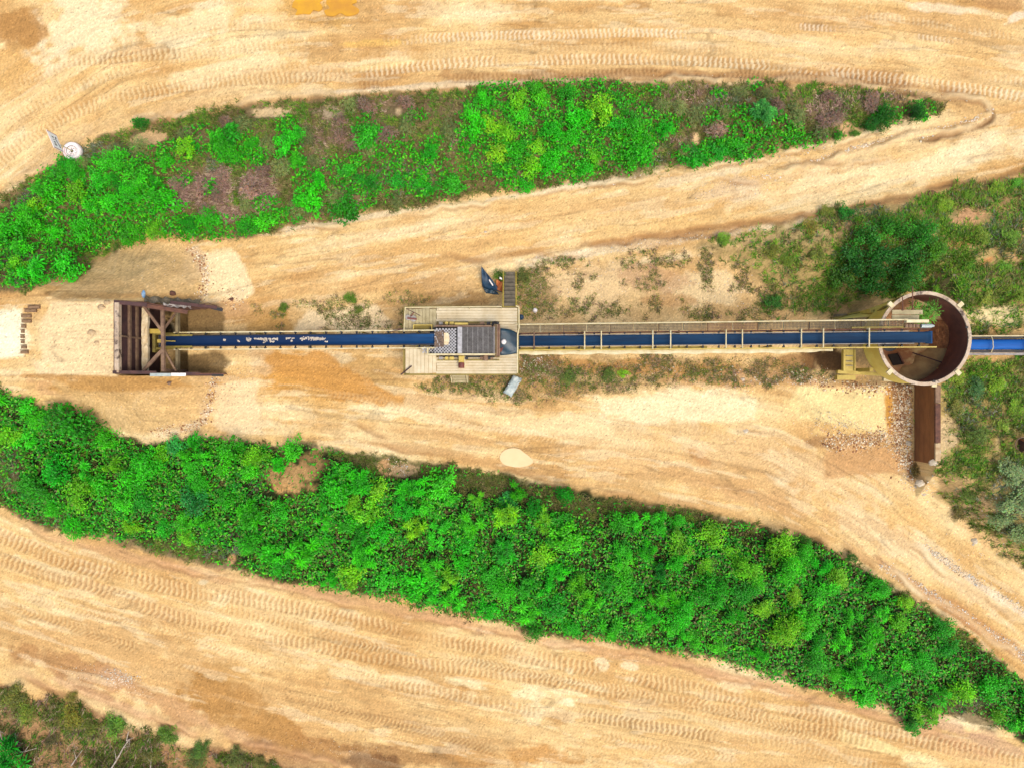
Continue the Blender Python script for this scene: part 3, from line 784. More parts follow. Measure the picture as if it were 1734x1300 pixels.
def build_ground():
    xs = axis(-38.0, 38.0, 0.072, 600)
    ys = axis(-29.0, 29.0, 0.072, 600)
    X, Y = np.meshgrid(xs, ys, indexing='ij')
    nx, ny = X.shape
    X = X.ravel()
    Y = Y.ravel()
    Z = height(X, Y).astype(np.float64)
    kk = H / np.maximum(H - Z, 5)
    PX = CX + X * PPM * kk
    PY = CY - Y * PPM * kk
    # nearest road gives the direction in which the soil is smeared
    S = np.zeros(X.shape)
    D = np.full(X.shape, 1e9)
    for i, r in enumerate(ROADS):
        s, d, _ = along(np.array(r, float), PX, PY)
        m = np.abs(d) < np.abs(D)
        S = np.where(m, s + 200 * i, S)
        D = np.where(m, d, D)
    far = sst(6.5, 4.0, np.abs(D))
    st1 = fbm(S / 7.0, D / 0.55, 1.0, 4, 21)
    st2 = fbm(S / 2.2, D / 0.22, 1.0, 3, 31)
    st1 = st1 * far + fbm(X, Y, 2.5, 4, 23) * (1 - far)
    st2 = st2 * far + fbm(X, Y, 0.8, 4, 33) * (1 - far)
    st3 = fbm(S / 1.4, D / 0.09, 1.0, 2, 37) * far + 0.5 * (1 - far)
    bl = fbm(X, Y, 5.0, 5, 41)
    fn = fbm(X, Y, 0.5, 3, 51)
    C = np.empty((X.size, 3))
    c_a, c_b, c_c = A(249, 219, 163), A(238, 196, 130), A(218, 168, 100)
    t = np.clip((0.40 * st1 + 0.60 * bl - 0.30) / 0.40, 0, 1)[:, None]
    C[:] = np.where(t < 0.5, c_c + (c_b - c_c) * (t * 2), c_b + (c_a - c_b) * (t * 2 - 1))
    wob1 = (fbm(PX, PY, 60, 5, 61) - 0.5)
    wob2 = (fbm(PX, PY, 14, 3, 71) - 0.5)
    under = np.zeros(X.shape)
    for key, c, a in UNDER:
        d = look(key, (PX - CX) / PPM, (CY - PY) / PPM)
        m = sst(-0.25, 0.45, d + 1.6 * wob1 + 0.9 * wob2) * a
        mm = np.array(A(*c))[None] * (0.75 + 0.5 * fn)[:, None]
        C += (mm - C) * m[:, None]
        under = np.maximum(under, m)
    for (px, py, rx, ry, an, c, a) in SOIL_AND_SHADE:
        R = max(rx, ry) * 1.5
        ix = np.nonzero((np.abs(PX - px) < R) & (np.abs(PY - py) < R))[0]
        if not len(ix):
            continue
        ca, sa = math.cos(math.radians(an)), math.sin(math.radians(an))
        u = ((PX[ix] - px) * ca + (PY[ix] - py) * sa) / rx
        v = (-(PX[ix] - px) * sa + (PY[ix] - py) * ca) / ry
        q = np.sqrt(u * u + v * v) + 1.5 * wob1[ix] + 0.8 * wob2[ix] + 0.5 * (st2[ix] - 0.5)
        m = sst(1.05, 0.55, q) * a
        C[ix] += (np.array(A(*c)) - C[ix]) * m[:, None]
    dry = sst(0.60, 0.655, fbm(S / 3.0, D / 0.5, 1.0, 4, 83)) * (1 - under) * far * 0.30
    C += (A(253, 236, 198) - C) * dry[:, None]
    damp = sst(0.61, 0.67, fbm(S / 4.0, D / 0.8, 1.0, 4, 93)) * (1 - under) * far * 0.28
    C += (A(206, 154, 92) - C) * damp[:, None]
    rag = (fbm(X, Y, 1.1, 4, 65) - 0.5) * 2.2
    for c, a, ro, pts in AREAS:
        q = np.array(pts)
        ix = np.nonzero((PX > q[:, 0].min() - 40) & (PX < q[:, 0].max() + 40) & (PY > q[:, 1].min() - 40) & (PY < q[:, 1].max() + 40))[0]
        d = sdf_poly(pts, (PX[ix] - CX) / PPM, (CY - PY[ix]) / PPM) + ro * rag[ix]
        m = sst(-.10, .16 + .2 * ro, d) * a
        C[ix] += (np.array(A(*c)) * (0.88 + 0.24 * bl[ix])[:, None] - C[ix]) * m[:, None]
    # streaks, stains
    open_ = (1 - under)
    ln1 = sst(.90, .985, 1 - np.abs(2 * vnoise(S / 6.0, D / 0.45, 77) - 1)) * sst(.42, .6, vnoise(S / 4.0, D / 1.5, 78)) * far * open_
    ln2 = sst(.88, .98, 1 - np.abs(2 * fbm(X, Y, 1.9, 3, 79) - 1)) * sst(.45, .62, fbm(X, Y, 4.0, 2, 80)) * open_
    C *= (1 - 0.20 * ln1 - 0.07 * ln2)[:, None]
    Z -= 0.035 * ln1 + 0.015 * ln2
    grit = np.random.default_rng(9).random(X.size)
    C *= (1 + 0.32 * (grit - 0.5))[:, None]
    spk = grit > 0.985
    C[spk] *= 1.18
    C[grit < 0.012] *= 0.68
    C *= (1 + 0.18 * (st2 - 0.5) * (1 - under) + 0.10 * (fn - 0.5) + 0.10 * (st3 - 0.5) * (1 - under))[:, None]
    Z += 0.05 * (st1 - 0.5) + 0.035 * (st2 - 0.5) + 0.05 * (fn - 0.5) * (0.3 + under)
    for pts, w, hh, c, a in RIDGES:
        sp = spline(pts, 5)
        ix = np.nonzero((PX > sp[:, 0].min() - 30) & (PX < sp[:, 0].max() + 30) & (PY > sp[:, 1].min() - 30) & (PY < sp[:, 1].max() + 30))[0]
        s, d, L = along(sp, PX[ix], PY[ix])
        d = d + 0.5 * (vnoise(s / 1.3, s * 0, 5) - 0.5) + 0.25 * (vnoise(s / 0.4, s * 0, 6) - 0.5)
        br = 0.35 + 0.65 * sst(0.3, 0.6, vnoise(s / 1.7, s * 0 + 3, 7))
        br = br * sst(0, 2, s) * sst(0, 2, L - s)
        e = np.exp(-(d / (w * 0.5)) ** 2) * br
        lump = 0.5 + fbm(X[ix], Y[ix], 0.35, 2, 17)
        Z[ix] += hh * e * lump
        C[ix] += (np.array(A(*c)) - C[ix]) * (e * a)[:, None]
        e2 = np.exp(-((d - w * 0.6) / 0.12) ** 2) * br * 0.5
        C[ix] += (A(176, 128, 80) - C[ix]) * e2[:, None]
        Z[ix] -= 0.04 * e2
    for kind, w, pitch, c_hi, c_lo, a, pts in TRACKS:
        sp = spline(pts, 5)
        ix = np.nonzero((PX > sp[:, 0].min() - 30) & (PX < sp[:, 0].max() + 30) & (PY > sp[:, 1].min() - 30) & (PY < sp[:, 1].max() + 30))[0]
        s, d, L = along(sp, PX[ix], PY[ix])
        keep = np.abs(d) < w
        ix, s, d = ix[keep], s[keep], d[keep]
        d = d + 0.12 * (vnoise(s / 3.0, s * 0, 2) - 0.5)
        env = sst(w * 0.56, w * 0.44, np.abs(d)) * sst(0, 1.5, s) * sst(0, 1.5, L - s)
        patch = sst(0.30, 0.52, fbm(s / 2.6, d / 1.2, 1.0, 3, int(abs(pts[0][0])) % 50 + 3))
        env = env * (0.12 + 0.88 * patch) * 0.85
        if kind == 'lug':
            ph = s + np.where(d > 0, 0.0, pitch * 0.22) + d * 0.12
        else:
            ph = s + np.abs(d) * 0.75
        ph = ph + 0.22 * (vnoise(s / 1.1, d / 0.4, 9) - 0.5)
        wv = np.sin(2 * math.pi * ph / pitch)
        bar = sst(-0.35, 0.55, wv)
        Z[ix] += (0.074 * (bar - 0.6) * (0.5 + vnoise(s / 0.3, d / 0.2, 4)) - 0.02) * env * a
        cc = np.array(A(*c_lo)) + (np.array(A(*c_hi)) - np.array(A(*c_lo))) * bar[:, None]
        C[ix] += (cc - C[ix]) * (env * a * 0.62)[:, None]
        rim = np.exp(-((np.abs(d) - w * 0.56) / 0.07) ** 2) * a * sst(0, 2, s) * sst(0, 2, L - s)
        Z[ix] += 0.035 * rim
    C = C * (np.maximum(C.mean(1, keepdims=True), .02) / 0.37) ** 0.22
    lum = C.mean(1, keepdims=True)
    warm = np.array([1.06, 1.035, 0.93])
    C = np.clip((lum + (C - lum) * 0.93) * warm, 0.004, 0.8)
    V = np.stack([X, Y, Z], 1)
    idx = np.arange(nx * ny).reshape(nx, ny)
    F = np.stack([idx[:-1, :-1].ravel(), idx[1:, :-1].ravel(), idx[1:, 1:].ravel(), idx[:-1, 1:].ravel()], 1)
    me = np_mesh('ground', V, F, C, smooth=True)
    m, t, b = new_mat('sandy_soil')
    at = t.nodes.new('ShaderNodeAttribute')
    at.attribute_name = 'tint'
    tc = t.nodes.new('ShaderNodeTexCoord')
    n = t.nodes.new('ShaderNodeTexNoise')
    n.inputs['Scale'].default_value = 9.0
    n.inputs['Detail'].default_value = 8
    n.inputs['Roughness'].default_value = 0.75
    t.links.new(tc.outputs['Object'], n.inputs['Vector'])
    r = t.nodes.new('ShaderNodeMapRange')
    r.inputs['From Min'].default_value = 0.25
    r.inputs['From Max'].default_value = 0.75
    r.inputs['To Min'].default_value = 0.78
    r.inputs['To Max'].default_value = 1.20
    t.links.new(n.outputs['Fac'], r.inputs['Value'])
    mx = t.nodes.new('ShaderNodeVectorMath')
    mx.operation = 'SCALE'
    t.links.new(at.outputs['Color'], mx.inputs[0])
    t.links.new(r.outputs['Result'], mx.inputs['Scale'])
    t.links.new(mx.outputs['Vector'], b.inputs['Base Color'])
    b.inputs['Roughness'].default_value = 0.95
    b.inputs['Specular IOR Level'].default_value = 0.15
    bp = t.nodes.new('ShaderNodeBump')
    bp.inputs['Strength'].default_value = 0.55
    bp.inputs['Distance'].default_value = 0.05
    t.links.new(n.outputs['Fac'], bp.inputs['Height'])
    t.links.new(bp.outputs['Normal'], b.inputs['Normal'])
    me.materials.append(m)
    o = bpy.data.objects.new('ground', me)
    COL.objects.link(o)
    tag(o, 'sandy quarry ground with haul roads and tyre tracks', 'ground', None, 'structure')


build_ground()


def puddle(pts, material, label, dz):
    c = np.array(pts, float)
    sp = spline(list(pts) + [pts[0]], 4)[:-1]
    m = MB()
    top = [W(a, b, 0) + Vector((0, 0, dz)) for a, b in sp]
    n = len(top)
    m.add(top + [p - Vector((0, 0, 0.05)) for p in top], [tuple(range(n))[::-1], tuple(range(n, 2 * n))] + [(i, (i + 1) % n, n + (i + 1) % n, n + i) for i in range(n)])
    o = m.build('puddle', material)
    tag(o, label, 'puddle', None, 'structure')


puddle([(846, 776), (848, 768), (856, 761), (868, 758), (880, 760), (888, 766), (896, 772), (903, 779), (900, 785), (890, 789), (878, 791), (864, 789), (852, 785)], M['puddle'], 'milky pale puddle at the edge of the lower road', -0.03)
puddle([(494, 12), (499, 0), (520, -10), (545, -12), (548, -2), (541, 4), (546, 12), (540, 19), (530, 17), (524, 24), (512, 23), (500, 25), (503, 17)], M['puddle_orange'], 'orange puddle on the haul road at the top edge, left of its twin', -0.035)
puddle([(552, 6), (556, -8), (580, -12), (598, -6), (604, 3), (596, 8), (607, 15), (605, 23), (588, 27), (576, 22), (566, 27), (553, 26), (549, 18), (558, 14)], M['puddle_orange'], 'orange puddle on the haul road at the top edge, right of its twin', -0.035)

# ------------------------------------------------------------------ tip wall at the end of the loading ramp
tw = thing('tip_wall', (RAMP_X, 2.86, 0.9), 'rusty steel tip wall with horizontal beams closing the end of the sandy ramp', 'retaining wall')
Y0, Y1 = 0.70, 5.02
XW = RAMP_X
MB().box((XW, Y0, -1.4), (XW + 0.05, Y1, 3.95)).build('wall_plate', M['rust_dark'], tw)
m = MB()
m.box((XW - 0.04, Y0, 3.80), (XW + 0.22, Y1, 4.14))
m.build('top_beam', M['rim'], tw)
MB().box((XW - 0.10, Y0, 3.72), (XW - 0.043, Y1, 4.12)).build('edge_strip', M['rust_dark'], tw)
for z, w, mm in ((2.78, 0.20, 'beam'), (1.86, 0.16, 'beam')):
    m = MB()
    m.box((XW + 0.053, Y0, z - 0.10), (XW + w, Y1, z + 0.02))
    m.box((XW + w - 0.03, Y0, z - 0.16), (XW + w + 0.01, Y1, z + 0.05))
    m.build('waler_beam', M[mm], tw)
m = MB()
for y in (2.98,):
    m.bar((XW + 0.12, y, 1.3), (XW + 0.12, y, 3.7), 0.10, 0.12, up=(1, 0, 0))
m.build('stiffener', M['beam'], tw)
m = MB()
g = []
for i in range(4):
    row = []
    for j in range(25):
        y = Y0 + 0.02 + (Y1 - Y0 - 0.04) * j / 24
        x = XW + 0.16 + 0.13 * i + (0.07 * (vnoise(j * 0.7, 3.0, 3) - 0.5) if i == 3 else 0)
        row.append(Vector((x, float(y), 1.25 + 0.10 * float(vnoise(i * 0.9, j * 0.8, 4)))))
    g.append(row)
m.sheet(g, 0.25)
led = m.build('ledge', M['ledge'], tw)

# braced frame in front of the wall, above the pit
fr = thing('brace_frame', (-22.4, 2.86, -1.3), 'weathered cross-braced steel frame over the dark pit below the tip wall', 'frame')
zf = 2.45
P = lambda px, py, z=zf: W(px, py, z)
MB().bar(P(275.5, 516), P(277, 629), 0.20, 0.22).build('cross_beam', M['beam'], fr)
for a, b, w in (((244, 519), (275, 561), .17), ((243, 628), (276, 592), .20)):
    MB().bar(P(*a) + Vector((0, 0, .01)), P(*b) + Vector((0, 0, .01)), w, 0.16).build('brace', M['beam'], fr)
for a, b in (((299, 528), (279, 556)), ((298, 628), (279, 594))):
    MB().bar(P(*a, 1.6), P(*b, 2.3), 0.11, 0.11).build('brace', M['beam'], fr)
for py in (519, 627):
    q = P(276, py)
    MB().bar((q.x + .02, q.y, -1.6), (q.x + .02, q.y, zf - .12), 0.2, 0.2).build('post', M['beam'], fr)
for (a, b) in ((527, 564), (592, 627)):
    p, q = W(299, a, 0.9), W(299, b, 0.9)
    MB().box((p.x - .08, q.y, 0.55), (p.x + .08, p.y, 0.9)).build('kerb_block', M['concrete'], fr)

# wing walls
wn_ = thing('wing_wall', (-22, 5.04, 0), 'battered north wing wall of dark steel with crumpled grey sheet beside the pit', 'retaining wall')
m = MB()
top = [(XW, 4.12), (-23.2, 3.5), (-22.2, 2.9), (-21.2, 2.0), (-20.2, 1.15), (-19.75, .7)]
yN = 5.04
for i in range(len(top) - 1):
    (xa, za), (xb, zb) = top[i], top[i + 1]
    ya = yN + 0.10 * math.sin(i * 2.1) * (i > 0)
    yb = yN + 0.10 * math.sin((i + 1) * 2.1)
    m.hexa([(xa, ya - .03, -1.5), (xb, yb - .03, -1.5), (xb, yb + .03, -1.5), (xa, ya + .03, -1.5), (xa, ya - .03, za), (xb, yb - .03, zb), (xb, yb + .03, zb), (xa, ya + .03, za)])
m.build('wall_plate', M['rust'], wn_)
MB().bar((XW - .1, yN + .02, 4.08), (-22.9, yN - .10, 3.55), .24, .14).build('top_beam', M['rust_dark'], wn_)
MB().bar((-23.05, yN - .14, 3.45), (-21.0, yN - .42, 2.15), .24, .14).build('top_beam', M['rust'], wn_)
MB().bar((-21.9, yN + .16, 2.6), (-19.6, yN + .02, .95), .2, .14).build('top_beam', M['rust_dark'], wn_)
MB().bar((-19.9, yN + .0, 1.05), (-19.35, yN - .12, .62), .22, .12).build('top_beam', M['dark'], wn_)
g = []
for i in range(15):
    x = -23.3 + 2.6 * i / 14
    zt = 4.0 - (x - XW) * .78
    g.append([Vector((x, yN + .12 + .20 * j + .08 * math.sin(i * 2.3 + j), zt + .10 - .08 * j + .07 * math.sin(i * 1.9 + j * 2))) for j in range(3)])
MB().sheet(g, .015).build('crumpled_sheet', M['grating'], wn_)
g = []
for i in range(9):
    x = -22.2 + 1.3 * i / 8
    g.append([Vector((x, yN - .12 + .2 * j + .07 * math.sin(i * 2.9 + j), 2.85 - (x + 22.2) * .75 + .06 * math.sin(i * 2.2 + j * 2))) for j in range(2)])
MB().sheet(g, .015).build('crumpled_sheet', M['grey_steel'], wn_)
rods = MB()
for k in range(5):
    rods.path([(-21.3 + .2 * k, yN + .1, 2.1 - .1 * k), (-20.9 + .2 * k, yN - .1 + .1 * k, 1.9 - .2 * k), (-20.5 + .3 * k, yN - .2 + .05 * k, 1.4 - .15 * k)], .022, 5)
rods.build('bent_rod', M['rust'], wn_)

ws_ = thing('wing_wall', (-22, 0.68, 0), 'straight south wing wall of dark steel with a pale capped stretch beside the pit', 'retaining wall')
m = MB()
top = [(XW, 4.12), (-22.4, 2.5), (-19.3, .45)]
for i in range(2):
    (xa, za), (xb, zb) = top[i], top[i + 1]
    m.hexa([(xa, .65, -1.5), (xb, .65, -1.5), (xb, .71, -1.5), (xa, .71, -1.5), (xa, .65, za), (xb, .65, zb), (xb, .71, zb), (xa, .71, za)])
m.build('wall_plate', M['rust'], ws_)
def wz(x):
    return 4.12 - (x - XW) * 0.735
for xa, xb, mm, w, y in ((XW - .1, -22.7, 'rust_dark', .2, .72), (-23.0, -22.0, 'silver', .2, .58), (-22.0, -21.3, 'white', .2, .60), (-21.3, -20.6, 'rust_dark', .22, .66), (-20.6, -20.0, 'rust_dark', .18, .62), (-20.0, -19.4, 'dark', .2, .6)):
    MB().bar((xa, y, wz(xa) + .03), (xb, y, wz(xb) + .03), w, .1).build('wall_cap', M[mm], ws_)

# ------------------------------------------------------------------ feed conveyor
F_Y = 2.85
F_X0, F_X1, F_Z0, F_Z1 = -23.6, -4.85, 0.50, 2.78


def fz(x):
    return F_Z0 + (x - F_X0) / (F_X1 - F_X0) * (F_Z1 - F_Z0)


def belt_mesh(x0, x1, zf, y, hw, n, trough=0.10, flat=0.42, th=0.02, sag=0.02, flat_end=0.0):
    g = []
    for i in range(n + 1):
        x = x0 + (x1 - x0) * i / n
        f = 1.0 if not flat_end else min(1, (x1 - x) / flat_end)
        z = zf(x) - sag * (0.5 + 0.5 * math.sin(i * 2 * math.pi / 4))
        row = []
        for u in (-1, -.72, -flat, -.2, .2, flat, .72, 1):
            zz = max(0, (abs(u) - flat) / (1 - flat)) * trough * f
            row.append(Vector((x, y + u * hw, z + zz)))
        g.append(row)
    return MB().sheet(g, th)


fc = thing('feed_conveyor', (-14.2, F_Y, 0), 'low belt conveyor with pale yellow rails running from the pit to the screen deck', 'conveyor')
belt_mesh(F_X0, F_X1, fz, F_Y, .37, 64, .14).build('belt', M['belt_bright'], fc, smooth=True)
for s in (1, -1):  # dark strips standing in for shade along the troughed belt edges
    MB().bar((-23.0, F_Y + s * .345, fz(-23.0) + .10), (F_X1, F_Y + s * .345, fz(F_X1) + .10), .075, .05).build('edge_shade', M['dark'], fc)
for s, y in ((1, F_Y + .56), (-1, F_Y - .56)):
    MB().bar((-22.6, y, fz(-22.6) - .02), (F_X1 + .1, y, fz(F_X1) - .02), .075, .16).build('side_rail', M['cream'], fc)
for k in range(17):
    x = -22.4 + k * 1.03
    m = MB()
    for u0, u1, dz0, dz1 in ((-.50, -.16, .06, -.08), (-.15, .15, -.08, -.08), (.16, .50, -.08, .06)):
        m.tube((x, F_Y + u0, fz(x) + dz0 - .03), (x, F_Y + u1, fz(x) + dz1 - .03), .05, n=8)
    for s in (-1, 1):
        m.box((x - .06, F_Y + s * .50 - .04, fz(x) - .14), (x + .06, F_Y + s * .50 + .04, fz(x) + .07))
    m.build('idler', M['dark'], fc)
for k in range(5):
    x = -20.5 + k * 3.6
    m = MB()
    for s in (-1, 1):
        m.bar((x, F_Y + s * .5, -0.6), (x, F_Y + s * .5, fz(x) - .1), .08, .08)
    m.bar((x, F_Y - .5, fz(x) - .2), (x, F_Y + .5, fz(x) - .2), .08, .08)
    m.build('trestle', M['olive'], fc)
m = MB()
m.tube((F_X0, F_Y - .38, fz(F_X0) - .18), (F_X0, F_Y + .38, fz(F_X0) - .18), .17, n=14)
m.build('tail_pulley', M['roller'], fc)
m = MB()
for s in (-1, 1):
    m.bar((-24.0, F_Y + s * .5, .45), (-22.2, F_Y + s * .46, .62), .14, .2)
m.box((-24.05, F_Y - .75, .2), (-23.85, F_Y + .55, .62))
m.build('tail_frame', M['olive'], fc)
m = MB()
m.box((-24.15, F_Y + .5, .55), (-23.2, F_Y + .8, .85))
m.box((-23.6, F_Y - .12, .70), (-23.1, F_Y + .10, .86))
m.tube((-23.15, F_Y, .8), (-22.4, F_Y - .02, .85), .03)
m.build('scraper', M['yellow'], fc)
for s, y in ((1, F_Y + .37), (-1, F_Y - .40)):
    MB().bar((-23.3, y, .80), (-21.2, y, 1.02), .12, .05).build('skirt_plate', M['olive'], fc)

# white sand left on the feed belt
spv, spf = [], []
rs = np.random.default_rng(3)
sp_pts = []
for px, py, rx, ry, n in ((531, 573.5, 20, 2.0, 130), (440, 574, 10, 1.5, 40), (462, 574, 8, 1.4, 36), (421, 575, 4, 3, 20), (449, 576, 3, 3, 16), (461, 579, 4, 2, 24), (491, 573, 7, 1.2, 26), (512, 574, 4, 1, 10), (552, 579, 3, 1, 8), (380, 576, 2, 1.5, 8), (403, 577, 2, 1.5, 8), (493, 577, 1.5, 1, 5)):
    for k in range(n):
        sp_pts.append((px + rs.uniform(-1, 1) * rx, py + rs.normal() * ry * .6, rs.uniform(.03, .07)))
m = MB()
for px, py, r in sp_pts:
    x = (px - CX) * .04 * .965
    z = fz(x)
    p = W(px, py, z)
    u = min(1, abs(p.y - F_Y) / .40)
    z = fz(p.x) - .02 + max(0, (u - .42) / .58) * .13 + .02
    m.lathe((p.x, p.y, z - .02), [(r, 0), (r * .75, r * .35), (.004, r * .6)], 6)
o = m.build('spilled_sand', M['sandwhite'])
tag(o, 'white sand streaks left along the blue feed belt', 'sand', None, 'stuff')

# ------------------------------------------------------------------ screen deck
DZ = 2.2
dk = thing('screen_deck', W(780, 577, 0), 'pale raised timber deck with white pipe railing around the vibrating screen', 'platform')


def planks(name, px0, py0, px1, py1, n, vertical, mm, z=DZ, gap=.02, parent=dk, th=.06):
    a, b = W(px0, py1, z), W(px1, py0, z)
    m = MB()
    for i in range(n):
        dzz = random.uniform(-.012, .012)
        if vertical:
            x0 = a.x + (b.x - a.x) * i / n + gap / 2
            x1 = a.x + (b.x - a.x) * (i + 1) / n - gap / 2
            m.box((x0, a.y + random.uniform(-.03, .03), z - th + dzz), (x1, b.y + random.uniform(-.03, .03), z + dzz))
        else:
            y0 = a.y + (b.y - a.y) * i / n + gap / 2
            y1 = a.y + (b.y - a.y) * (i + 1) / n - gap / 2
            m.box((a.x + random.uniform(-.03, .03), y0, z - th + dzz), (b.x, y1, z + dzz))
    return m.build(name, M[mm], parent)


planks('deck_boards', 685.5, 523, 739, 561, 9, True, 'plank_dirty')
planks('deck_boards', 739.5, 521.5, 876, 545, 5, False, 'plank')
planks('deck_boards', 842, 545.5, 876, 563, 4, False, 'plank')
planks('deck_boards', 686.5, 590.5, 739, 632, 8, True, 'plank')
planks('deck_boards', 739.5, 605.5, 875, 633, 6, False, 'plank')
planks('deck_boards', 845, 599.5, 875, 605, 1, False, 'plank')
m = MB()
a, b = W(684, 634, DZ - .08), W(877.5, 520, DZ - .08)
for y in (a.y, b.y):
    m.bar((a.x, y, DZ - .16), (b.x, y, DZ - .16), .1, .18)
for x in (a.x, -3.6, b.x):
    m.bar((x, a.y + .06, DZ - .17), (x, b.y - .06, DZ - .17), .1, .16)
m.build('deck_frame', M['olive'], dk)
for x in (a.x + .1, -4.8, -2.2, b.x - .1):
    for y in (a.y + .1, b.y - .1):
        MB().bar((x, y, -.2), (x, y, DZ - .26), .14, .14).build('leg', M['olive'], dk)
# railing: top rail, mid rail, posts
m = MB()
zr = DZ + 1.0
p1, p2, p3, p4 = W(684, 562, zr), W(686, 520, zr), W(849, 518, zr), None
m.path([p1, p2], .03)
m.path([W(686.5, 521, zr), W(849, 519.5, zr)], .035)
for f in (0, .33, .66, 1):
    q = Vector(W(686.5, 521, zr)).lerp(W(849, 519.5, zr), f)
    m.tube((q.x, q.y, DZ), (q.x, q.y, zr), .028)
m.build('railing', M['cream'], dk)
m = MB()
e = [W(873.5, 518.5, zr), W(878.5, 519.5, zr), W(879, 555, zr), W(876.5, 566, zr), W(876, 631, zr)]
m.path(e, .045)
for q in (e[1], e[2], e[3], e[4]):
    m.tube((q.x, q.y, DZ - .1), (q.x, q.y, zr), .035)
m.build('railing', M['cream'], dk)
for a_, b_ in (((688, 523), (712, 535)), ((665, 559), (684, 556)), ((660, 562), (684, 558))):
    MB().tube(W(*a_, zr - .2), W(*b_, zr - .4), .022).build('bent_rod', M['rust_dark'], dk)
# hatch frame
m = MB()
for (x0, y0, x1, y1) in ((699.5, 550, 732, 551.4), (699.5, 558.6, 732, 560), (699.5, 551.4, 701, 558.6), (730.4, 551.4, 732, 558.6)):
    a_, b_ = W(x0, y1, DZ + .25), W(x1, y0, DZ + .25)
    m.box((a_.x, a_.y, DZ + .002), (b_.x, b_.y, DZ + .28))
hf = m.build('hatch_frame', M['yellow'], dk)
a_, b_ = W(701, 558.6, DZ + .03), W(730.4, 551.4, DZ + .03)
MB().box((a_.x, a_.y, DZ + .016), (b_.x, b_.y, DZ + .05)).build('hatch_floor', M['olive'], hf)
# stair down to the north
st = MB()
a0, b0 = W(853.5, 520, DZ), W(872, 464, .1)
n = 9
for i in range(n):
    f = (i + .5) / n
    y = a0.y + (b0.y + .1 - a0.y) * f
    z = DZ - (DZ - .25) * f
    st.box((a0.x, y - .13, z - .04), (a0.x + .72, y + .13, z))
st.build('stair_tread', M['grating'], dk)
for xx in (a0.x - .06, a0.x + .78):
    m = MB()
    m.bar((xx, a0.y, DZ - .08), (xx, b0.y, .12), .06, .2)
    m.tube((xx, a0.y, DZ + .95), (xx, b0.y, 1.0), .03)
    for f in (0, .5, 1):
        y = a0.y + (b0.y - a0.y) * f
        z = DZ + (0.1 - DZ) * f
        m.tube((xx, y, z - .1), (xx, y, z + .92), .026)
    m.build('stair_rail', M['rail_yellow'], dk)
# step box to the south
m = MB()
a_, b_ = W(764.5, 648, 1.3), W(791, 634.5, 1.3)
for i, (z, f0, f1) in enumerate(((1.75, .66, 1), (1.35, .33, .66), (.95, 0, .33))):
    m.box((a_.x + .08, a_.y + (b_.y - a_.y) * f0 + .01, z - .05), (b_.x - .08, a_.y + (b_.y - a_.y) * f1 - .01, z))
m.build('step', M['plank_dirty'], dk)
for x in (a_.x, b_.x):
    m = MB()
    m.hexa([(x - .03, a_.y, .0), (x + .03, a_.y, .0), (x + .03, b_.y, .0), (x - .03, b_.y, .0), (x - .03, a_.y, 1.0), (x + .03, a_.y, 1.0), (x + .03, b_.y, 1.9), (x - .03, b_.y, 1.9)])
    m.build('step_side', M['cream'], dk)

# ------------------------------------------------------------------ vibrating screen on the deck
SZ = 3.0
vs = thing('vibrating_screen', W(782, 576, DZ), 'grey vibrating screen with perforated plate and wire mesh panels on the deck', 'screen machine')
a_, b_ = W(739, 599, SZ), W(837, 553.5, SZ)
SX0, SY0, SX1, SY1 = a_.x, a_.y, b_.x, b_.y
SXL = W(723, 600, SZ).x
m = MB()
m.box((SX0 - .1, SY1, SZ - .75), (SX1 + .05, SY1 + .09, SZ + .05))
m.build('side_plate', M['beam'], vs)
m = MB()
m.box((SXL, SY0 - .09, SZ - .75), (SX1 + .05, SY0, SZ + .05))
m.box((SXL, SY0 + .003, SZ - .7), (SXL + .09, SY0 + .38, SZ + .03))
m.build('side_plate', M['cream'], vs)
m = MB()
m.box((SX1 - .03, SY0 + .002, SZ - .3), (SX1 + .05, SY1 - .002, SZ + .06))
m.build('end_plate', M['grey_steel'], vs)
MB().box((SXL + .1, SY0 + .004, SZ - .72), (SX1 - .04, SY1 - .004, SZ - .62)).build('under_pan', M['dark'], vs)
# perforated plate: square holes set on the diagonal
px_a, px_b = W(741, 0, SZ).x, W(774, 0, SZ).x
m = MB()
c = .098
ni = int((px_b - px_a + .2) / c)
nj = int((SY1 - SY0 - .05) / c)
for i in range(ni):
    for j in range(nj):
        if (i + j) % 2 == 0:
            x0, y0 = px_a - .2 + i * c, SY0 + .03 + j * c
            m.box((x0 - .008, y0 - .008, SZ - .06), (x0 + c + .008, y0 + c + .008, SZ - .04))
m.build('perforated_plate', M['screen'], vs)
m = MB()
for j in range(4):
    for i in range(9):
        if (i + j) % 2 == 0:
            x0, y0 = px_a - 1.0 + i * c, SY0 + .05 + j * c
            m.box((x0, y0, SZ - .30), (x0 + c + .006, y0 + c + .006, SZ - .28))
m.build('side_plate', M['screen'], vs)
if 0:
    m.build('perforated_plate', M['screen'], vs)
xb0, xb1 = W(775.5, 0, SZ).x, W(782.5, 0, SZ).x
MB().box((xb0 - .03, SY0 + .01, SZ - .058), (xb1, SY1 - .01, SZ - .03)).build('blank_plate', M['screen'], vs)
x = xb1 + .02
pw = (SX1 - .05 - x) / 6
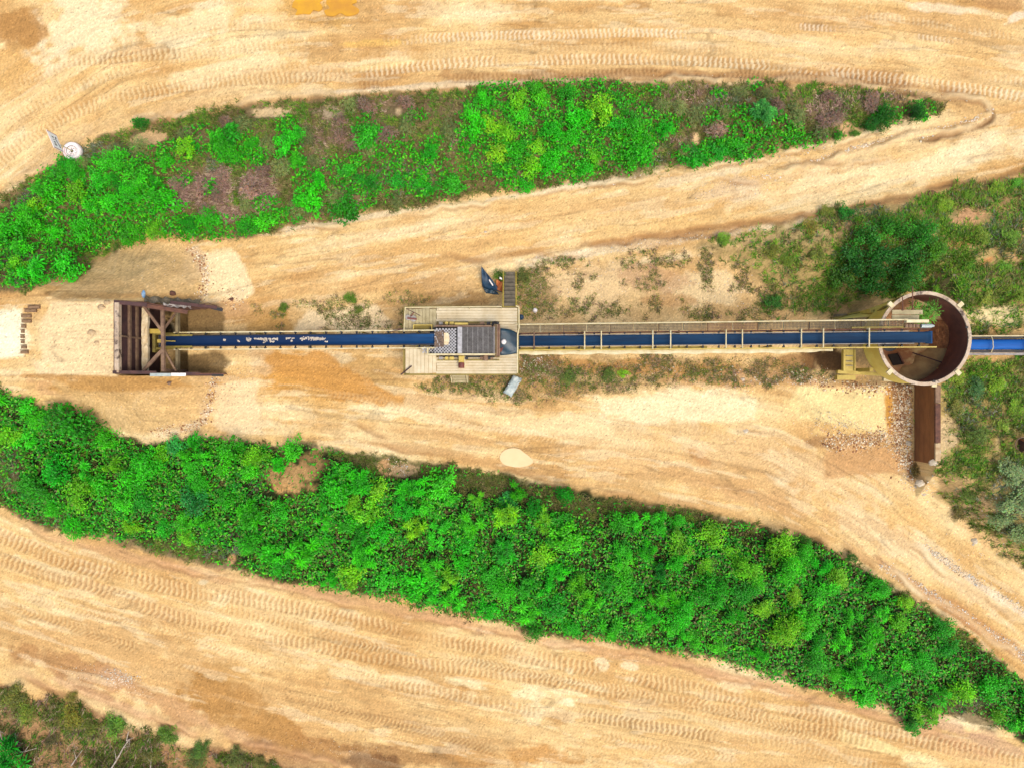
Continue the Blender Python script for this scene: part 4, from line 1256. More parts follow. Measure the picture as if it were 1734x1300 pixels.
for k in range(6):
    m = MB()
    x0, x1 = x + k * pw, x + (k + 1) * pw - .03
    nn = 4
    for i in range(nn + 1):
        xx = x0 + .02 + (x1 - x0 - .04) * i / nn
        m.box((xx - .012, SY0 + .02, SZ - .075), (xx + .012, SY1 - .02, SZ - .055))
    jn = 20
    for j in range(jn + 1):
        yy = SY0 + .04 + (SY1 - SY0 - .08) * j / jn
        m.box((x0, yy - .012, SZ - .054), (x1, yy + .012, SZ - .036))
    m.box((x1 - .01, SY0 + .015, SZ - .08), (x1 + .045, SY1 - .015, SZ - .005))
    m.build('mesh_panel', M['roller'], vs)
# springs, brackets and drive along both sides
for s, yy in ((1, SY1 + .25), (-1, SY0 - .28)):
    for xx, wd, mm in ((SX0 + .25, .12, 'grey_steel'), (SX0 + .62, .10, 'yellow'), (SX0 + .95, .14, 'yellow'), (SX0 + 1.9, .1, 'dark'), (SX0 + 2.9, .14, 'beam'), (SX0 + 3.3, .12, 'dark')):
        m = MB()
        m.tube((xx, yy, DZ), (xx, yy, DZ + .42), .07, n=8)
        m.box((xx - wd, yy - .09, DZ + .42), (xx + wd, yy + .09, DZ + .50))
        m.build('spring_mount', M[mm], vs)
    MB().bar((SX0 + .1, yy - s * .12, DZ + .1), (SX1, yy - s * .12, DZ + .1), .10, .16).build('base_rail', M['dark'], vs)
    MB().bar((SX0 + .0, yy + s * .10, DZ + .06), (SX1 + .3, yy + s * .10, DZ + .06), .08, .1).build('base_rail', M['olive'], vs)
m = MB()
m.box((SX0 + 1.15, SY1 + .12, SZ - .25), (SX0 + 2.0, SY1 + .26, SZ - .10))
m.build('drive_guard', M['yellow'], vs)
m = MB()
q = W(822, 607, SZ - .3)
m.tube((q.x, q.y - .15, q.z), (q.x + .02, q.y + .2, q.z), .16, n=14)
m.box((q.x - .35, q.y - .08, q.z - .15), (q.x + .5, q.y + .04, q.z - .05))
m.build('drive_pulley', M['beam'], vs)
# lip feeding the screen from the belt
m = MB()
a_, b_ = W(736, 588, SZ - .1), W(752, 562, SZ - .1)
g = [[Vector((a_.x + (b_.x - a_.x) * i / 6, a_.y + (b_.y - a_.y) * j / 6 + (.1 if i > 3 and j > 2 else 0), SZ - .02 + .03 * math.sin(i * 1.3 + j))) for j in range(7)] for i in range(7)]
m.sheet(g, .03)
m.build('feed_lip', M['feedlip'], vs)
m = MB()
a_, b_ = W(752, 584, SZ), W(761, 564, SZ)
g = [[Vector((a_.x + (b_.x - a_.x) * i / 4 * (.75 + .25 * math.sin(j * .45)), a_.y + (b_.y - a_.y) * j / 7, SZ + .04 - .015 * i + .02 * math.sin(j * 2.0))) for j in range(8)] for i in range(5)]
m.sheet(g, .04)
o = m.build('spilled_sand', M['dusty'])
o.data.materials[0] = M['ledge']
tag(o, 'small fan of pale sand lying on the perforated screen plate', 'sand', None, 'stuff')

# rubber discharge hood between screen and long conveyor
hd = thing('discharge_hood', W(856, 577, DZ), 'dark teal rubber discharge hood at the right end of the vibrating screen', 'hood')
m = MB()
g = []
for i in range(9):
    f = i / 8
    row = []
    for j in range(11):
        u = j / 10
        px = 846 + f * 30
        y0 = 602 - 4 * f * f
        y1 = 556 + 3 * f + 6 * f ** 4
        z = 2.75 - .25 * f + .05 * math.sin(u * math.pi) * (1 - f) + .05 * (1 - abs(2 * ((u * 2.2 + f) % 1) - 1)) + .03 * math.sin(u * 7 + f * 6)
        row.append(W(px, y0 + (y1 - y0) * u, z))
    g.append(row)
m.sheet(g, .03)
m.build('rubber_cover', M['tarp'], hd, smooth=True)
m = MB()
for dx in (0, 3.6):
    m.bar(W(842.5 + dx, 549, 3.35), W(842.0 + dx, 604, 3.35), .09, .1)
m.build('lift_beam', M['beam'], hd)
MB().bar(W(844.4, 550, 3.33), W(843.9, 603, 3.33), .03, .04).build('slot_liner', M['redbrown'], hd)
for py in (550, 603):
    q = W(844, py, 3.3)
    MB().bar((q.x, q.y, DZ - .2), (q.x, q.y, 3.28), .1, .1).build('post', M['olive'], hd)
m = MB()
m.path([W(834, 549, 3.2), W(836, 546.5, 3.3), W(841, 546.8, 3.4), W(845, 548, 3.4)], .09, 6)
m.path([W(834, 549, 3.2), W(834, 552, 3.0)], .07, 6)
m.build('hose', M['dark'], hd)
m = MB()
g = [[W(845 + i * 2.4 + j * .8, 598 - j * 2.6 - i * 1.2, 2.84 + .05 * math.sin(i + j)) for j in range(4)] for i in range(3)]
m.sheet(g, .03)
m.build('rubber_patch', M['redbrown'], hd)
m = MB()
q = W(853, 579, 2.95)
m.lathe((q.x, q.y, q.z), [(.17, -.02), (.16, .04), (.10, .12), (.01, .14)], 10)
o = m.build('helmet_shaped_lump', M['white'])
o.name = 'white_bag'
ORG['white_bag'] = Vector((0, 0, 0))
tag(o, 'small white bag lying on the dark teal rubber hood', 'bag')

# motor box on the deck
mo = thing('electric_motor', W(781.5, 613, DZ), 'yellow and red-brown motor box standing on the lower deck boards', 'motor')
a_, b_ = W(776.5, 613.5, DZ + .5), W(785.5, 602.5, DZ + .5)
m = MB()
m.box((a_.x, a_.y, DZ + .01), (b_.x, b_.y, DZ + .42))
m.box((a_.x + .04, a_.y + .05, DZ + .42), (b_.x - .04, b_.y - .05, DZ + .5))
m.build('motor_body', M['yellow'], mo)
a2, b2 = W(776.5, 623, DZ + .5), W(785.5, 614, DZ + .5)
m = MB()
m.tube((a2.x + .17, a2.y, DZ + .28), (a2.x + .17, b2.y, DZ + .28), .2, n=14)
m.box((a2.x, a2.y + .02, DZ + .01), (b2.x, b2.y - .02, DZ + .12))
m.build('motor_housing', M['redbrown'], mo)
MB().box((b_.x + .01, a2.y, DZ + .01), (b_.x + .09, b_.y, DZ + .3)).build('mount_bracket', M['cream'], mo)

# things left on and around the deck
cr = thing('folding_stand', W(700, 535, DZ), 'small dark folded stand lying on the dirty corner boards of the deck', 'stand')
m = MB()
m.bar(W(692, 541, DZ + .05), W(701, 529, DZ + .3), .06, .05)
m.bar(W(690, 539, DZ + .3), W(706, 541, DZ + .3), .1, .05)
m.build('stand_frame', M['redbrown'], cr)
m = MB()
m.tube(W(691, 538, DZ + .1), W(691, 538, DZ + .2), .18, n=12)
m.tube(W(700, 540, DZ + .1), W(700, 540, DZ + .2), .2, n=12)
m.build('stand_foot', M['grey_steel'], cr)
m = MB()
m.bar(W(678.5, 634.5, DZ + .05), W(697, 619.5, DZ + .09), .07, .06)
m.bar(W(679.3, 635, DZ + .10), W(697, 620.6, DZ + .13), .03, .03)
o = m.build('steel_bar', M['rust_dark'], None, W(688, 627, DZ))
tag(o, 'thin dark steel bar lying across the lower left corner of the deck', 'bar')

# torn tarpaulin and orange cloth beside the stair
def cloth(pts_grid, mm, name, label, cat, th=.015):
    m = MB()
    m.sheet(pts_grid, th)
    c = pts_grid[0][0]
    o = m.build(name, M[mm], None, (c.x, c.y, c.z), smooth=True)
    return tag(o, label, cat)


g = []
for i in range(10):
    f = i / 9
    row = []
    for j in range(7):
        u = j / 6
        pxa, pya = 816 - 1 * f + 2 * f * f, 455 + 32 * f
        pxb, pyb = 817 + 33 * f, 455 + 42 * f
        row.append(G(pxa + (pxb - pxa) * u, pya + (pyb - pya) * u, .75 - .45 * f + .14 * math.sin(u * 5 + f * 4) + .06 * math.sin(f * 11 + u * 3)))
    g.append(row)
cloth(g, 'tarp_blue', 'tarpaulin', 'torn dark blue tarpaulin hung over scrap beside the yellow stair', 'tarpaulin')
g = [[G(818 + 5 * u + i * 3.2, 488 + 10 * u + i * .8 - 2 * u * i * .2, .32 + .1 * math.sin(i * 1.7 + u * 4)) for u in np.linspace(0, 1, 5)] for i in range(8)]
cloth(g, 'tarp', 'tarpaulin', 'small dark tarpaulin scrap lying on the soil below the torn blue one', 'tarpaulin')
g = [[G(840 + i * 2.1 + .3 * j, 475 + j * 3.0 + i * .9, .5 + .14 * math.sin(i * 1.4 + j * 1.1)) for j in range(7)] for i in range(7)]
cloth(g, 'orange', 'cloth', 'faded orange cloth bundled against the yellow stair rail', 'cloth', .05)
g = [[G(828 + i * 1.6 + j * .8, 477 + i * 2.5 - j * .9, .62 + .05 * math.sin(i * 2 + j)) for j in range(3)] for i in range(5)]
cloth(g, 'white', 'paper_sack', 'white paper sack on the dark blue tarpaulin', 'sack', .04)
g = [[G(846 + i * 1.5, 472 + j * 1.6 + .5 * i, .72 + .05 * math.sin(i * 2 + j)) for j in range(3)] for i in range(4)]
cloth(g, 'white', 'paper_sack', 'white paper scrap at the top edge of the orange cloth', 'sack', .03)
# pale crumpled sheet
pa, pb, pc, pd = (870, 635), (884, 641), (866, 672), (852, 663)
g = []
for i in range(9):
    f = i / 8
    row = []
    for j in range(6):
        u = j / 5
        ax, ay = pa[0] + (pb[0] - pa[0]) * u, pa[1] + (pb[1] - pa[1]) * u
        bx, by = pd[0] + (pc[0] - pd[0]) * u, pd[1] + (pc[1] - pd[1]) * u
        row.append(G(ax + (bx - ax) * f + random.uniform(-.6, .6), ay + (by - ay) * f + random.uniform(-.6, .6), .35 + .09 * random.uniform(-1, 1) + .08 * math.sin(u * 6)))
    g.append(row)
cloth(g, 'silver', 'plastic_sheet', 'crumpled silvery plastic sheet on the weeds below the deck corner', 'sheet', .03)
q = G(882.5, 538, .25)
m = MB()
m.lathe((q.x, q.y, q.z - .3), [(.01, 0), (.16, .02), (.19, .25), (.17, .45), (.06, .52), (.01, .53)], 12)
o = m.build('plastic_drum', M['tarp_blue'], None, q)
tag(o, 'dark blue plastic drum beside the upper right corner of the deck', 'drum')
q = G(906, 526, .0)
m = MB()
m.lathe((q.x, q.y, q.z - .03), [(.16, 0), (.17, .1), (.12, .24), (.05, .28), (.01, .28)], 10)
o = m.build('white_bucket', M['white'], None, q)
tag(o, 'small white bucket lying in the weeds right of the deck', 'bucket')

# ------------------------------------------------------------------ long conveyor up to the bin
L_Y = 2.76
L_X0, L_X1, L_Z0, L_Z1 = 0.15, 24.90, 2.00, 5.90


def lz(x):
    return L_Z0 + (x - L_X0) / (L_X1 - L_X0) * (L_Z1 - L_Z0)


def lx(px):                    # where the conveyor line is seen at this photo column
    x = 0
    for _ in range(8):
        x = (px - CX) * .04 * (H - lz(x)) / H
    return x


lc = thing('bin_conveyor', (12.5, L_Y, 0), 'long inclined belt conveyor with walkway and cross bars climbing to the round bin', 'conveyor')
belt_mesh(L_X0 - .3, L_X1, lz, L_Y, .33, 80, .08, sag=.015, flat_end=1.5).build('belt', M['belt'], lc, smooth=True)
MB().tube((L_X1 - .02, L_Y - .36, lz(L_X1) - .2), (L_X1 - .02, L_Y + .36, lz(L_X1) - .2), .19, n=16).build('head_pulley', M['belt_bright'], lc)


def run(name, x0, x1, y, dz, w, h, mm, up=(0, 0, 1)):
    return MB().bar((x0, y, lz(x0) + dz), (x1, y, lz(x1) + dz), w, h).build(name, M[mm], lc)


run('skirt_rail', L_X0, 23.6, L_Y + .36, .12, .035, .12, 'grey_steel')
run('skirt_rail', L_X0, 23.9, L_Y - .36, .12, .035, .12, 'grey_steel')
run('stringer', L_X0, 24.9, L_Y + .50, -.12, .09, .22, 'rust')
run('stringer', L_X0, 25.2, L_Y - .58, -.06, .07, .2, 'yellow')
run('stringer', 20.5, 24.9, L_Y + .62, .0, .09, .1, 'olive')
for k in range(26):
    x = .5 + k * .95
    m = MB()
    for u0, u1, dz0, dz1 in ((-.46, -.15, .04, -.07), (-.14, .14, -.07, -.07), (.15, .46, -.07, .04)):
        m.tube((x, L_Y + u0, lz(x) + dz0 - .03), (x, L_Y + u1, lz(x) + dz1 - .03), .045, n=8)
    m.box((x - .05, L_Y - .54, lz(x) - .14), (x + .05, L_Y - .44, lz(x) + .03))
    m.box((x - .05, L_Y + .42, lz(x) - .14), (x + .05, L_Y + .50, lz(x) + .03))
    m.build('idler', M['dark'], lc)
# guard strip along the south side, seen as a wavy pale band
g = []
for i in range(57):
    x = .2 + 19.3 * i / 56
    w = .13 * (1 if i < 50 else max(.2, (56 - i) / 6))
    yy = L_Y - .74 + .02 * math.sin(i * .9) - .01 * math.sin(i * 2.3)
    g.append([Vector((x, yy - w + .03 * math.sin(i * 1.3), lz(x) - .14 + .02 * math.sin(i * .7))), Vector((x, yy, lz(x) - .09)), Vector((x, yy + .11, lz(x) - .12))])
MB().sheet(g, .02).build('guard_strip', M['cream'], lc)
g = []
for i in range(41):
    x = .2 + 12 * i / 40
    g.append([Vector((x, L_Y - .62, lz(x) - .20)), Vector((x, L_Y - .40, lz(x) - .22))])
MB().sheet(g, .02).build('return_tray', M['yellow'], lc)
# walkway: grating in panels, with brackets
for k in range(16):
    x0 = .35 + k * 1.48
    x1 = x0 + 1.42
    m = MB()
    for i in range(18):
        xx = x0 + (x1 - x0) * (i + .5) / 18
        m.bar((xx, L_Y + .60, lz(xx) - .02), (xx, L_Y + 1.00, lz(xx) - .02), .028, .03)
    for y in (L_Y + .62, L_Y + .72, L_Y + .82, L_Y + .92, L_Y + 1.0):
        m.bar((x0, y, lz(x0) - .045), (x1, y, lz(x1) - .045), .024, .03)
    m.build('walkway_panel', M['grating'] if k not in (8, 9) else M['beam'], lc)
    m = MB()
    m.bar((x0 + .02, L_Y + .52, lz(x0) - .09), (x0 + .02, L_Y + 1.06, lz(x0) - .09), .09 if k < 4 else .05, .08)
    m.build('walkway_bracket', M['cream'] if k % 2 else M['beam'], lc)
m = MB()
m.path([(L_X0 + .1, L_Y + 1.0, lz(L_X0) + 1.0), (23.2, L_Y + 1.0, lz(23.2) + .85)], .045)
m.build('handrail', M['cream'], lc)
MB().bar((L_X0 + .1, L_Y + 1.03, lz(L_X0) + .05), (23.2, L_Y + 1.03, lz(23.2) + .05), .03, .1).build('toe_board', M['olive'], lc)
for k in range(14):
    x = .4 + k * 1.74
    MB().tube((x, L_Y + 1.0, lz(x) - .08), (x, L_Y + 1.0, lz(x) + .97 - .005 * k), .022).build('rail_post', M['cream'], lc)
for px in (904, 989, 1017, 1103.5, 1133.5, 1226.5, 1254, 1353, 1390, 1467):
    x = lx(px)
    m = MB()
    m.tube((x, L_Y - .57, lz(x) + .34), (x, L_Y + .56, lz(x) + .36), .04)
    m.tube((x, L_Y - .55, lz(x) - .02), (x, L_Y - .55, lz(x) + .34), .035)
    m.tube((x, L_Y + .54, lz(x) - .02), (x, L_Y + .54, lz(x) + .36), .035)
    m.build('cross_bar', M['cream'] if px > 910 else M['beam'], lc)
for x in (4.5, 10.5, 16.0):
    m = MB()
    zz = lz(x) - .24
    for s in (-1, 1):
        m.bar((x, L_Y + s * .55, -.3), (x, L_Y + s * .42, zz), .1, .1)
    m.bar((x, L_Y - .5, zz * .5), (x, L_Y + .5, zz * .5), .07, .07)
    m.bar((x, L_Y - .5, zz), (x, L_Y + .6, zz), .1, .1)
    m.build('trestle', M['olive'], lc)
# head drive: motor, gearbox, guard
x = lx(1530)
m = MB()
m.box((lx(1530), L_Y + .86, lz(x) + .06), (lx(1571), L_Y + 1.04, lz(x) + .34))
m.build('belt_guard', M['cream'], lc)
m = MB()
xx = lx(1557)
m.tube((xx, L_Y + .66, lz(xx) + .16), (xx + .62, L_Y + .67, lz(xx) + .18), .12, n=12)
m.tube((xx + .62, L_Y + .67, lz(xx) + .18), (xx + .75, L_Y + .67, lz(xx) + .18), .07, n=10)
m.build('drive_motor', M['silver'], lc)
m = MB()
for k in range(4):
    xk = lx(1533 + 6 * k)
    m.tube((xk, L_Y + .58, lz(xk) + .1), (xk, L_Y + .78, lz(xk) + .12), .1 + .03 * (k % 2), n=10)
m.build('gearbox', M['beam'], lc)

# ------------------------------------------------------------------ round bin
BC = Vector((24.93, 2.75, 0))
BR = 2.74
BZT, BZB = 5.2, 3.1
bn = thing('storage_bin', (BC.x, BC.y, -.3), 'large round rusty steel bin with a pale rim at the head of the long conveyor', 'bin')
m = MB()
m.lathe((BC.x, BC.y, 0), [(BR - .02, BZB), (BR - .02, BZT - .05)], 72)
m.lathe((BC.x, BC.y, 0), [(BR - .05, BZB), (BR - .05, BZT - .05)], 72)
o = m.build('shell', M['shell'], bn, smooth=True)
MB().lathe((BC.x, BC.y, 0), [(BR - .06, BZT - .06), (BR - .07, BZB)], 72).build('inner_lining', M['bin_in'], bn, smooth=True)
m = MB()
m.lathe((BC.x, BC.y, 0), [(BR - .10, BZT - .08), (BR + .10, BZT - .08), (BR + .10, BZT), (BR - .10, BZT), (BR - .10, BZT - .08)], 72)
m.build('rim', M['rim'], bn)
for px, py in ((1624, 518), (1620, 629), (1508, 628), (1509.5, 518)):
    q = W(px, py, BZT)
    d = (q - Vector((BC.x, BC.y, BZT))).normalized()
    MB().bar(q - d * .10, q + d * .26, .26, .16).build('lug', M['cream'], bn)
for px, py in ((1637, 554.5), (1581.5, 645.5)):
    q = W(px, py, BZT + .02)
    MB().box((q.x - .08, q.y - .06, BZT + .005), (q.x + .08, q.y + .06, BZT + .04)).build('rim_clip', M['dark'], bn)
# conical bottom
m = MB()
m.lathe((BC.x, BC.y, 0), [(BR - .07, BZB + .01), (.62, 1.25), (.6, .9)], 60)
m.build('cone', M['bin_cone'], bn, smooth=True)
MB().lathe((BC.x, BC.y, 0), [(BR - .02, BZB - .02), (.68, 1.2), (.66, .7)], 60).build('outer_cone', M['olive'], bn, smooth=True)
m = MB()
m.lathe((BC.x, BC.y, 0), [(.62, 1.2), (.01, 1.2)], 24)
m.build('outlet', M['dark'], bn)
def cone_z(r):
    return 1.25 + (r - .62) / (BR - .07 - .62) * (BZB + .01 - 1.25)


g = []
for i in range(31):
    t = i / 30
    a = -1.95 + 2.25 * t
    ri = 1.62 + 1.0 * abs(2 * t - 1) ** 3 + .10 * math.sin(t * 19)
    g.append([Vector((BC.x + (ri + (2.655 - ri) * s) * math.cos(a), BC.y + (ri + (2.655 - ri) * s) * math.sin(a), cone_z(ri + (2.655 - ri) * s) + .012 + .03 * math.sin(math.pi * s))) for s in (0, .35, .7, 1)])
MB().sheet(g, .01).build('dust_layer', M['binsand'], bn, smooth=True)
# dark gate opening on the cone and its frame
def cone_pt(px, py):
    z = 2.0
    for _ in range(12):
        p = W(px, py, z)
        r = math.hypot(p.x - BC.x, p.y - BC.y)
        z = 1.25 + (r - .62) / (BR - .07 - .62) * (BZB - 1.24)
    p = W(px, py, z)
    return p


cs = [cone_pt(1503, 602), cone_pt(1520, 599), cone_pt(1529, 617), cone_pt(1512, 620)]
nrm = (cs[1] - cs[0]).cross(cs[3] - cs[0]).normalized()
if nrm.z < 0:
    nrm = -nrm
m = MB()
m.hexa([p + nrm * .03 for p in cs] + [p + nrm * .07 for p in cs])
m.build('gate_opening', M['dark'], bn)
MB().bar(cs[1] + nrm * .07, cs[2] + nrm * .07, .1, .12).build('gate_frame', M['rust'], bn)
MB().bar(cone_pt(1545, 598) + nrm * .03, cone_pt(1600, 616) + nrm * .02, .07, .05).build('seam_strip', M['rust_dark'], bn)
# spoil heaped on the cone
m = MB()
g = []
for i in range(15):
    row = []
    for j in range(13):
        px = 1572 + i * 2.6
        py = 541 + j * 4.2
        p = cone_pt(px, py)
        e = math.sin(math.pi * min(1, max(0, i / 14))) * math.sin(math.pi * j / 12)
        p.z += -.03 + .42 * e ** .6 + .09 * random.uniform(-1, 1) * e
        row.append(p)
    g.append(row)
m.sheet(g, .05)
o = m.build('spoil_heap', M['spill'])
tag(o, 'heap of rusty brown gravel lying inside the round bin', 'gravel', None, 'stuff')
# support frame: columns, beams, sloped struts
for dx, dy in ((-2.2, -1.85), (2.1, -1.85), (-2.2, 1.85), (2.1, 1.85)):
    MB().bar((BC.x + dx, BC.y + dy, -.6), (BC.x + dx, BC.y + dy, BZB + .1), .24, .24).build('column', M['yellow'], bn)
q1, q2 = W(1418, 629.5, 1.6), W(1562, 634, 1.6)
MB().bar((q1.x, q1.y, 1.55), (q2.x, q2.y - .15, 1.55), .22, .26).build('base_beam', M['yellow'], bn)
q1, q2 = W(1416, 639, .3), W(1447, 639, .3)
MB().bar((q1.x, q1.y, .25), (q2.x, q2.y, .25), .32, .4).build('base_beam', M['yellow'], bn)
q1 = W(1495, 641, .8)
q2 = W(1550, 645, .8)
MB().bar((q1.x, q1.y, .8), (q2.x, q2.y, .8), .3, .3).build('base_beam', M['cream'], bn)
a_, b_ = W(1428, 628, 2.6), W(1450, 592, 2.6)
m = MB()
m.box((a_.x + .02, a_.y, 2.3), (a_.x + .10, b_.y, 2.6))
m.box((b_.x - .12, a_.y, 2.3), (b_.x - .04, b_.y, 2.6))
m.box((a_.x + .10, a_.y, 2.38), (b_.x - .12, b_.y, 2.5))
m.build('ladder_box', M['yellow'], bn)
m = MB()
for f in (.25, .45, .7):
    y = a_.y + (b_.y - a_.y) * f
    m.tube((a_.x + .2, y, 2.56), (b_.x - .2, y, 2.56), .025)
m.build('latch', M['grey_steel'], bn)
m = MB()
g = [[W(1417, 541, .9), W(1480, 536, 3.2)], [W(1452, 530, 1.6), W(1500, 527, 3.8)], [W(1480, 520, 3.0), W(1508, 521, 4.4)], [W(1524, 505, 4.7), W(1530, 508, 4.8)]]
m.sheet(g, .06)
m.build('side_flare', M['shell'], bn)
for a_, b_, w in (((1412, 541, .3), (1475, 529, 2.5), .26), ((1475, 529, 2.52), (1530, 504, 4.95), .24), ((1470, 541, 2.0), (1502, 519, 4.5), .34)):
    MB().bar(W(*a_), W(*b_), w, .12).build('strut', M['olive'], bn)
m = MB()
q = W(1420, 536, .1)
m.box((q.x - .2, q.y - .2, -.2), (q.x + .9, q.y + .15, .25))
m.build('footing', M['concrete'], bn)

# boards and poles across the bin rim
for k, (pa, pb) in enumerate((((1510.5, 529), (1562, 529)), ((1510, 537.5), (1556, 537.5)))):
    m = MB()
    m.bar(W(*pa, BZT + .06), W(*pb, BZT + .06), .27, .05)
    o = m.build('board', M['plank_dirty'], None, W(1535, pa[1], BZT))
    tag(o, ('upper' if k == 0 else 'lower') + ' of the two grey boards laid across the edge of the round bin', 'board', 'boards across the bin')
for k, (px, py0, py1, z0, z1) in enumerate(((1528.5, 503, 525, 5.5, 5.3), (1545.3, 485, 524, 5.9, 5.3))):
    m = MB()
    m.tube(W(px, py1, z1), W(px, py0, z0), .032)
    m.box(W(px, py1, z1) - Vector((.05, .05, .05)), W(px, py1, z1) + Vector((.05, .05, .02)))
    o = m.build('steel_pole', M['rust'], None, W(px, py1, z1))
    tag(o, ('short' if k == 0 else 'long') + ' thin rusty pole leaning over the far edge of the round bin', 'pole', 'poles on the bin')

# ------------------------------------------------------------------ outfeed conveyor on the terrace
oc = thing('outfeed_conveyor', (34, 2.7, TERR_Z), 'bright blue outfeed belt conveyor leaving the bin towards the right edge', 'conveyor')
oz = lambda x: 2.75 + .03 * (x - 27)
OY = W(1690, 583.6, 2.9).y
g = []
for i in range(30):
    x = 27.75 + 14.4 * i / 29
    g.append([Vector((x, OY + u * .33, oz(x) + .10 * (1 - (u * 1.0) ** 2) - .02 * (i % 2))) for u in (-1, -.7, -.35, 0, .35, .7, 1)])
MB().sheet(g, .02).build('belt', M['belt_out'], oc, smooth=True)
MB().bar((27.8, OY + .44, oz(27.8) + .02), (42, OY + .44, oz(42) + .02), .10, .14).build('side_rail', M['dark'], oc)
MB().bar((27.8, OY + .54, oz(27.8) + .05), (42, OY + .54, oz(42) + .05), .06, .06).build('side_rail', M['cream'], oc)
MB().bar((27.8, OY - .43, oz(27.8) - .0), (42, OY - .43, oz(42) - .0), .12, .14).build('side_rail', M['dark'], oc)
MB().bar((27.8, OY - .60, oz(27.8) - .05), (42, OY - .60, oz(42) - .05), .16, .1).build('side_rail', M['grey_steel'], oc)
for px in (1678.5, 1734):
    q = W(px, 583, 3.0)
    m = MB()
    m.tube((q.x, OY + .5, 3.02), (q.x, OY + .2, 3.16), .025)
    m.tube((q.x, OY + .2, 3.16), (q.x + .02, OY - .2, 3.16), .025)
    m.tube((q.x + .02, OY - .2, 3.16), (q.x, OY - .5, 3.0), .025)
    m.build('hoop', M['cream'], oc)
for k in range(6):
    x = 28.2 + 2.2 * k
    m = MB()
    for s in (-1, 1):
        m.bar((x, OY + s * .5, 1.8), (x, OY + s * .5, oz(x) - .06), .07, .07)
    m.bar((x, OY - .5, oz(x) - .2), (x, OY + .5, oz(x) - .2), .07, .07)
    m.build('trestle', M['olive'], oc)

# ------------------------------------------------------------------ steel wall below the bin
rw = thing('retaining_wall', (WALL_X, -2.6, 0), 'long rusty steel retaining wall between the gravel and the green terrace', 'retaining wall')
wy0, wy1 = W(0, 786, 2.25).y, W(0, 648, 2.25).y
m = MB()
m.box((WALL_X - .04, wy0, -.4), (WALL_X + .02, wy1 + .2, 2.22))
m.build('wall_plate', M['rust_wall'], rw)
for (pa, pb, mm) in ((652, 682, 'beam'), (683, 749, 'rust'), (750, 780, 'dusty')):
    ya, yb = W(0, pb, 2.3).y, W(0, pa, 2.3).y
    m = MB()
    m.box((WALL_X - .02, ya, 2.224), (WALL_X + .31, yb, 2.36))
    m.build('cap_beam', M[mm], rw)
q = W(1582.5, 651.5, 2.5)
MB().box((q.x - .16, q.y - .14, 2.37), (q.x + .16, q.y + .14, 2.5)).build('end_block', M['cream'], rw)

# ------------------------------------------------------------------ tyre and sign at the junction
tp = G(127.5, 259, 0)
ty = thing('painted_tyre', tp, 'huge white painted lorry tyre lying flat at the corner of the bushy bank', 'tyre')
prof = [(.30, .12), (.31, .34), (.36, .42), (.50, .47), (.58, .42), (.615, .30), (.615, .12), (.57, .02), (.40, -.02), (.30, .12)]
MB().lathe((tp.x, tp.y, tp.z + .02), prof, 40).build('tyre_carcass', M['white'], ty, smooth=True)
MB().lathe((tp.x, tp.y, tp.z + .02), [(.40, .452), (.47, .477), (.47, .467)], 40, a0=2.6, a1=4.4).build('sidewall_mark', M['pink'], ty)
m = MB()
m.lathe((tp.x, tp.y, tp.z), [(.335, .30), (.33, .40), (.29, .41), (.27, .34), (.16, .30), (.15, .36), (.10, .36)], 32)
rim = m.build('rim', M['white'], ty, smooth=True)
m = MB()
for k in range(8):
    a = k * math.pi / 4 + .3
    m.tube((tp.x + .21 * math.cos(a), tp.y + .21 * math.sin(a), tp.z + .30), (tp.x + .21 * math.cos(a), tp.y + .21 * math.sin(a), tp.z + .335), .026, n=8)
m.build('wheel_nut', M['rust'], rim)
MB().lathe((tp.x, tp.y, tp.z), [(.335, .405), (.35, .43), (.37, .425)], 32).build('bead_ring', M['rust'], rim)
m = MB()
m.tube((tp.x - .02, tp.y - .03, tp.z + .2), (tp.x - .02, tp.y - .03, tp.z + .305), .14, n=16)
m.build('hub_hole', M['dark'], rim)

dv = Vector((tp.x, tp.y, 0)).normalized()            # board faces back along the road towards the plant
rt = Vector((-.39, .92, 0)).normalized()             # reading direction seen from the plant
fn_ = Vector((rt.y, -rt.x, 0))                        # the board's front
sgn = thing('road_sign', (tp.x, tp.y, tp.z + .3), 'white road sign with a black curved arrow standing in the painted tyre', 'sign')
zb, zt = tp.z + 1.72, tp.z + 2.70
hw = .62
base = Vector((tp.x, tp.y, 0))
MB().tube((tp.x, tp.y, tp.z + .05), (tp.x, tp.y, zt - .1), .035).build('post', M['cream'], sgn)


def board(u0, u1, v0, v1, off, th, mm, name, par):
    f = fn_
    c = [base + rt * u0 + Vector((0, 0, v0)), base + rt * u1 + Vector((0, 0, v0)), base + rt * u1 + Vector((0, 0, v1)), base + rt * u0 + Vector((0, 0, v1))]
    m = MB()
    m.hexa([p + f * off for p in c] + [p + f * (off + th) for p in c])
    return m.build(name, M[mm], par)


bd = board(-hw, hw, zb, zt, .04, .03, 'white', 'board', sgn)
board(-hw + .07, hw - .07, zb + .08, zt - .10, .072, .006, 'sign', 'face', bd)
for u in (-hw + .03, hw - .07):
    board(u, u + .04, zb + .03, zt - .02, .072, .008, 'sign_red', 'border_stripe', bd)
# arrow and lettering as thin raised shapes
f = fn_
def on(u, v, o=.083):
    return base + rt * u + Vector((0, 0, v)) + f * o


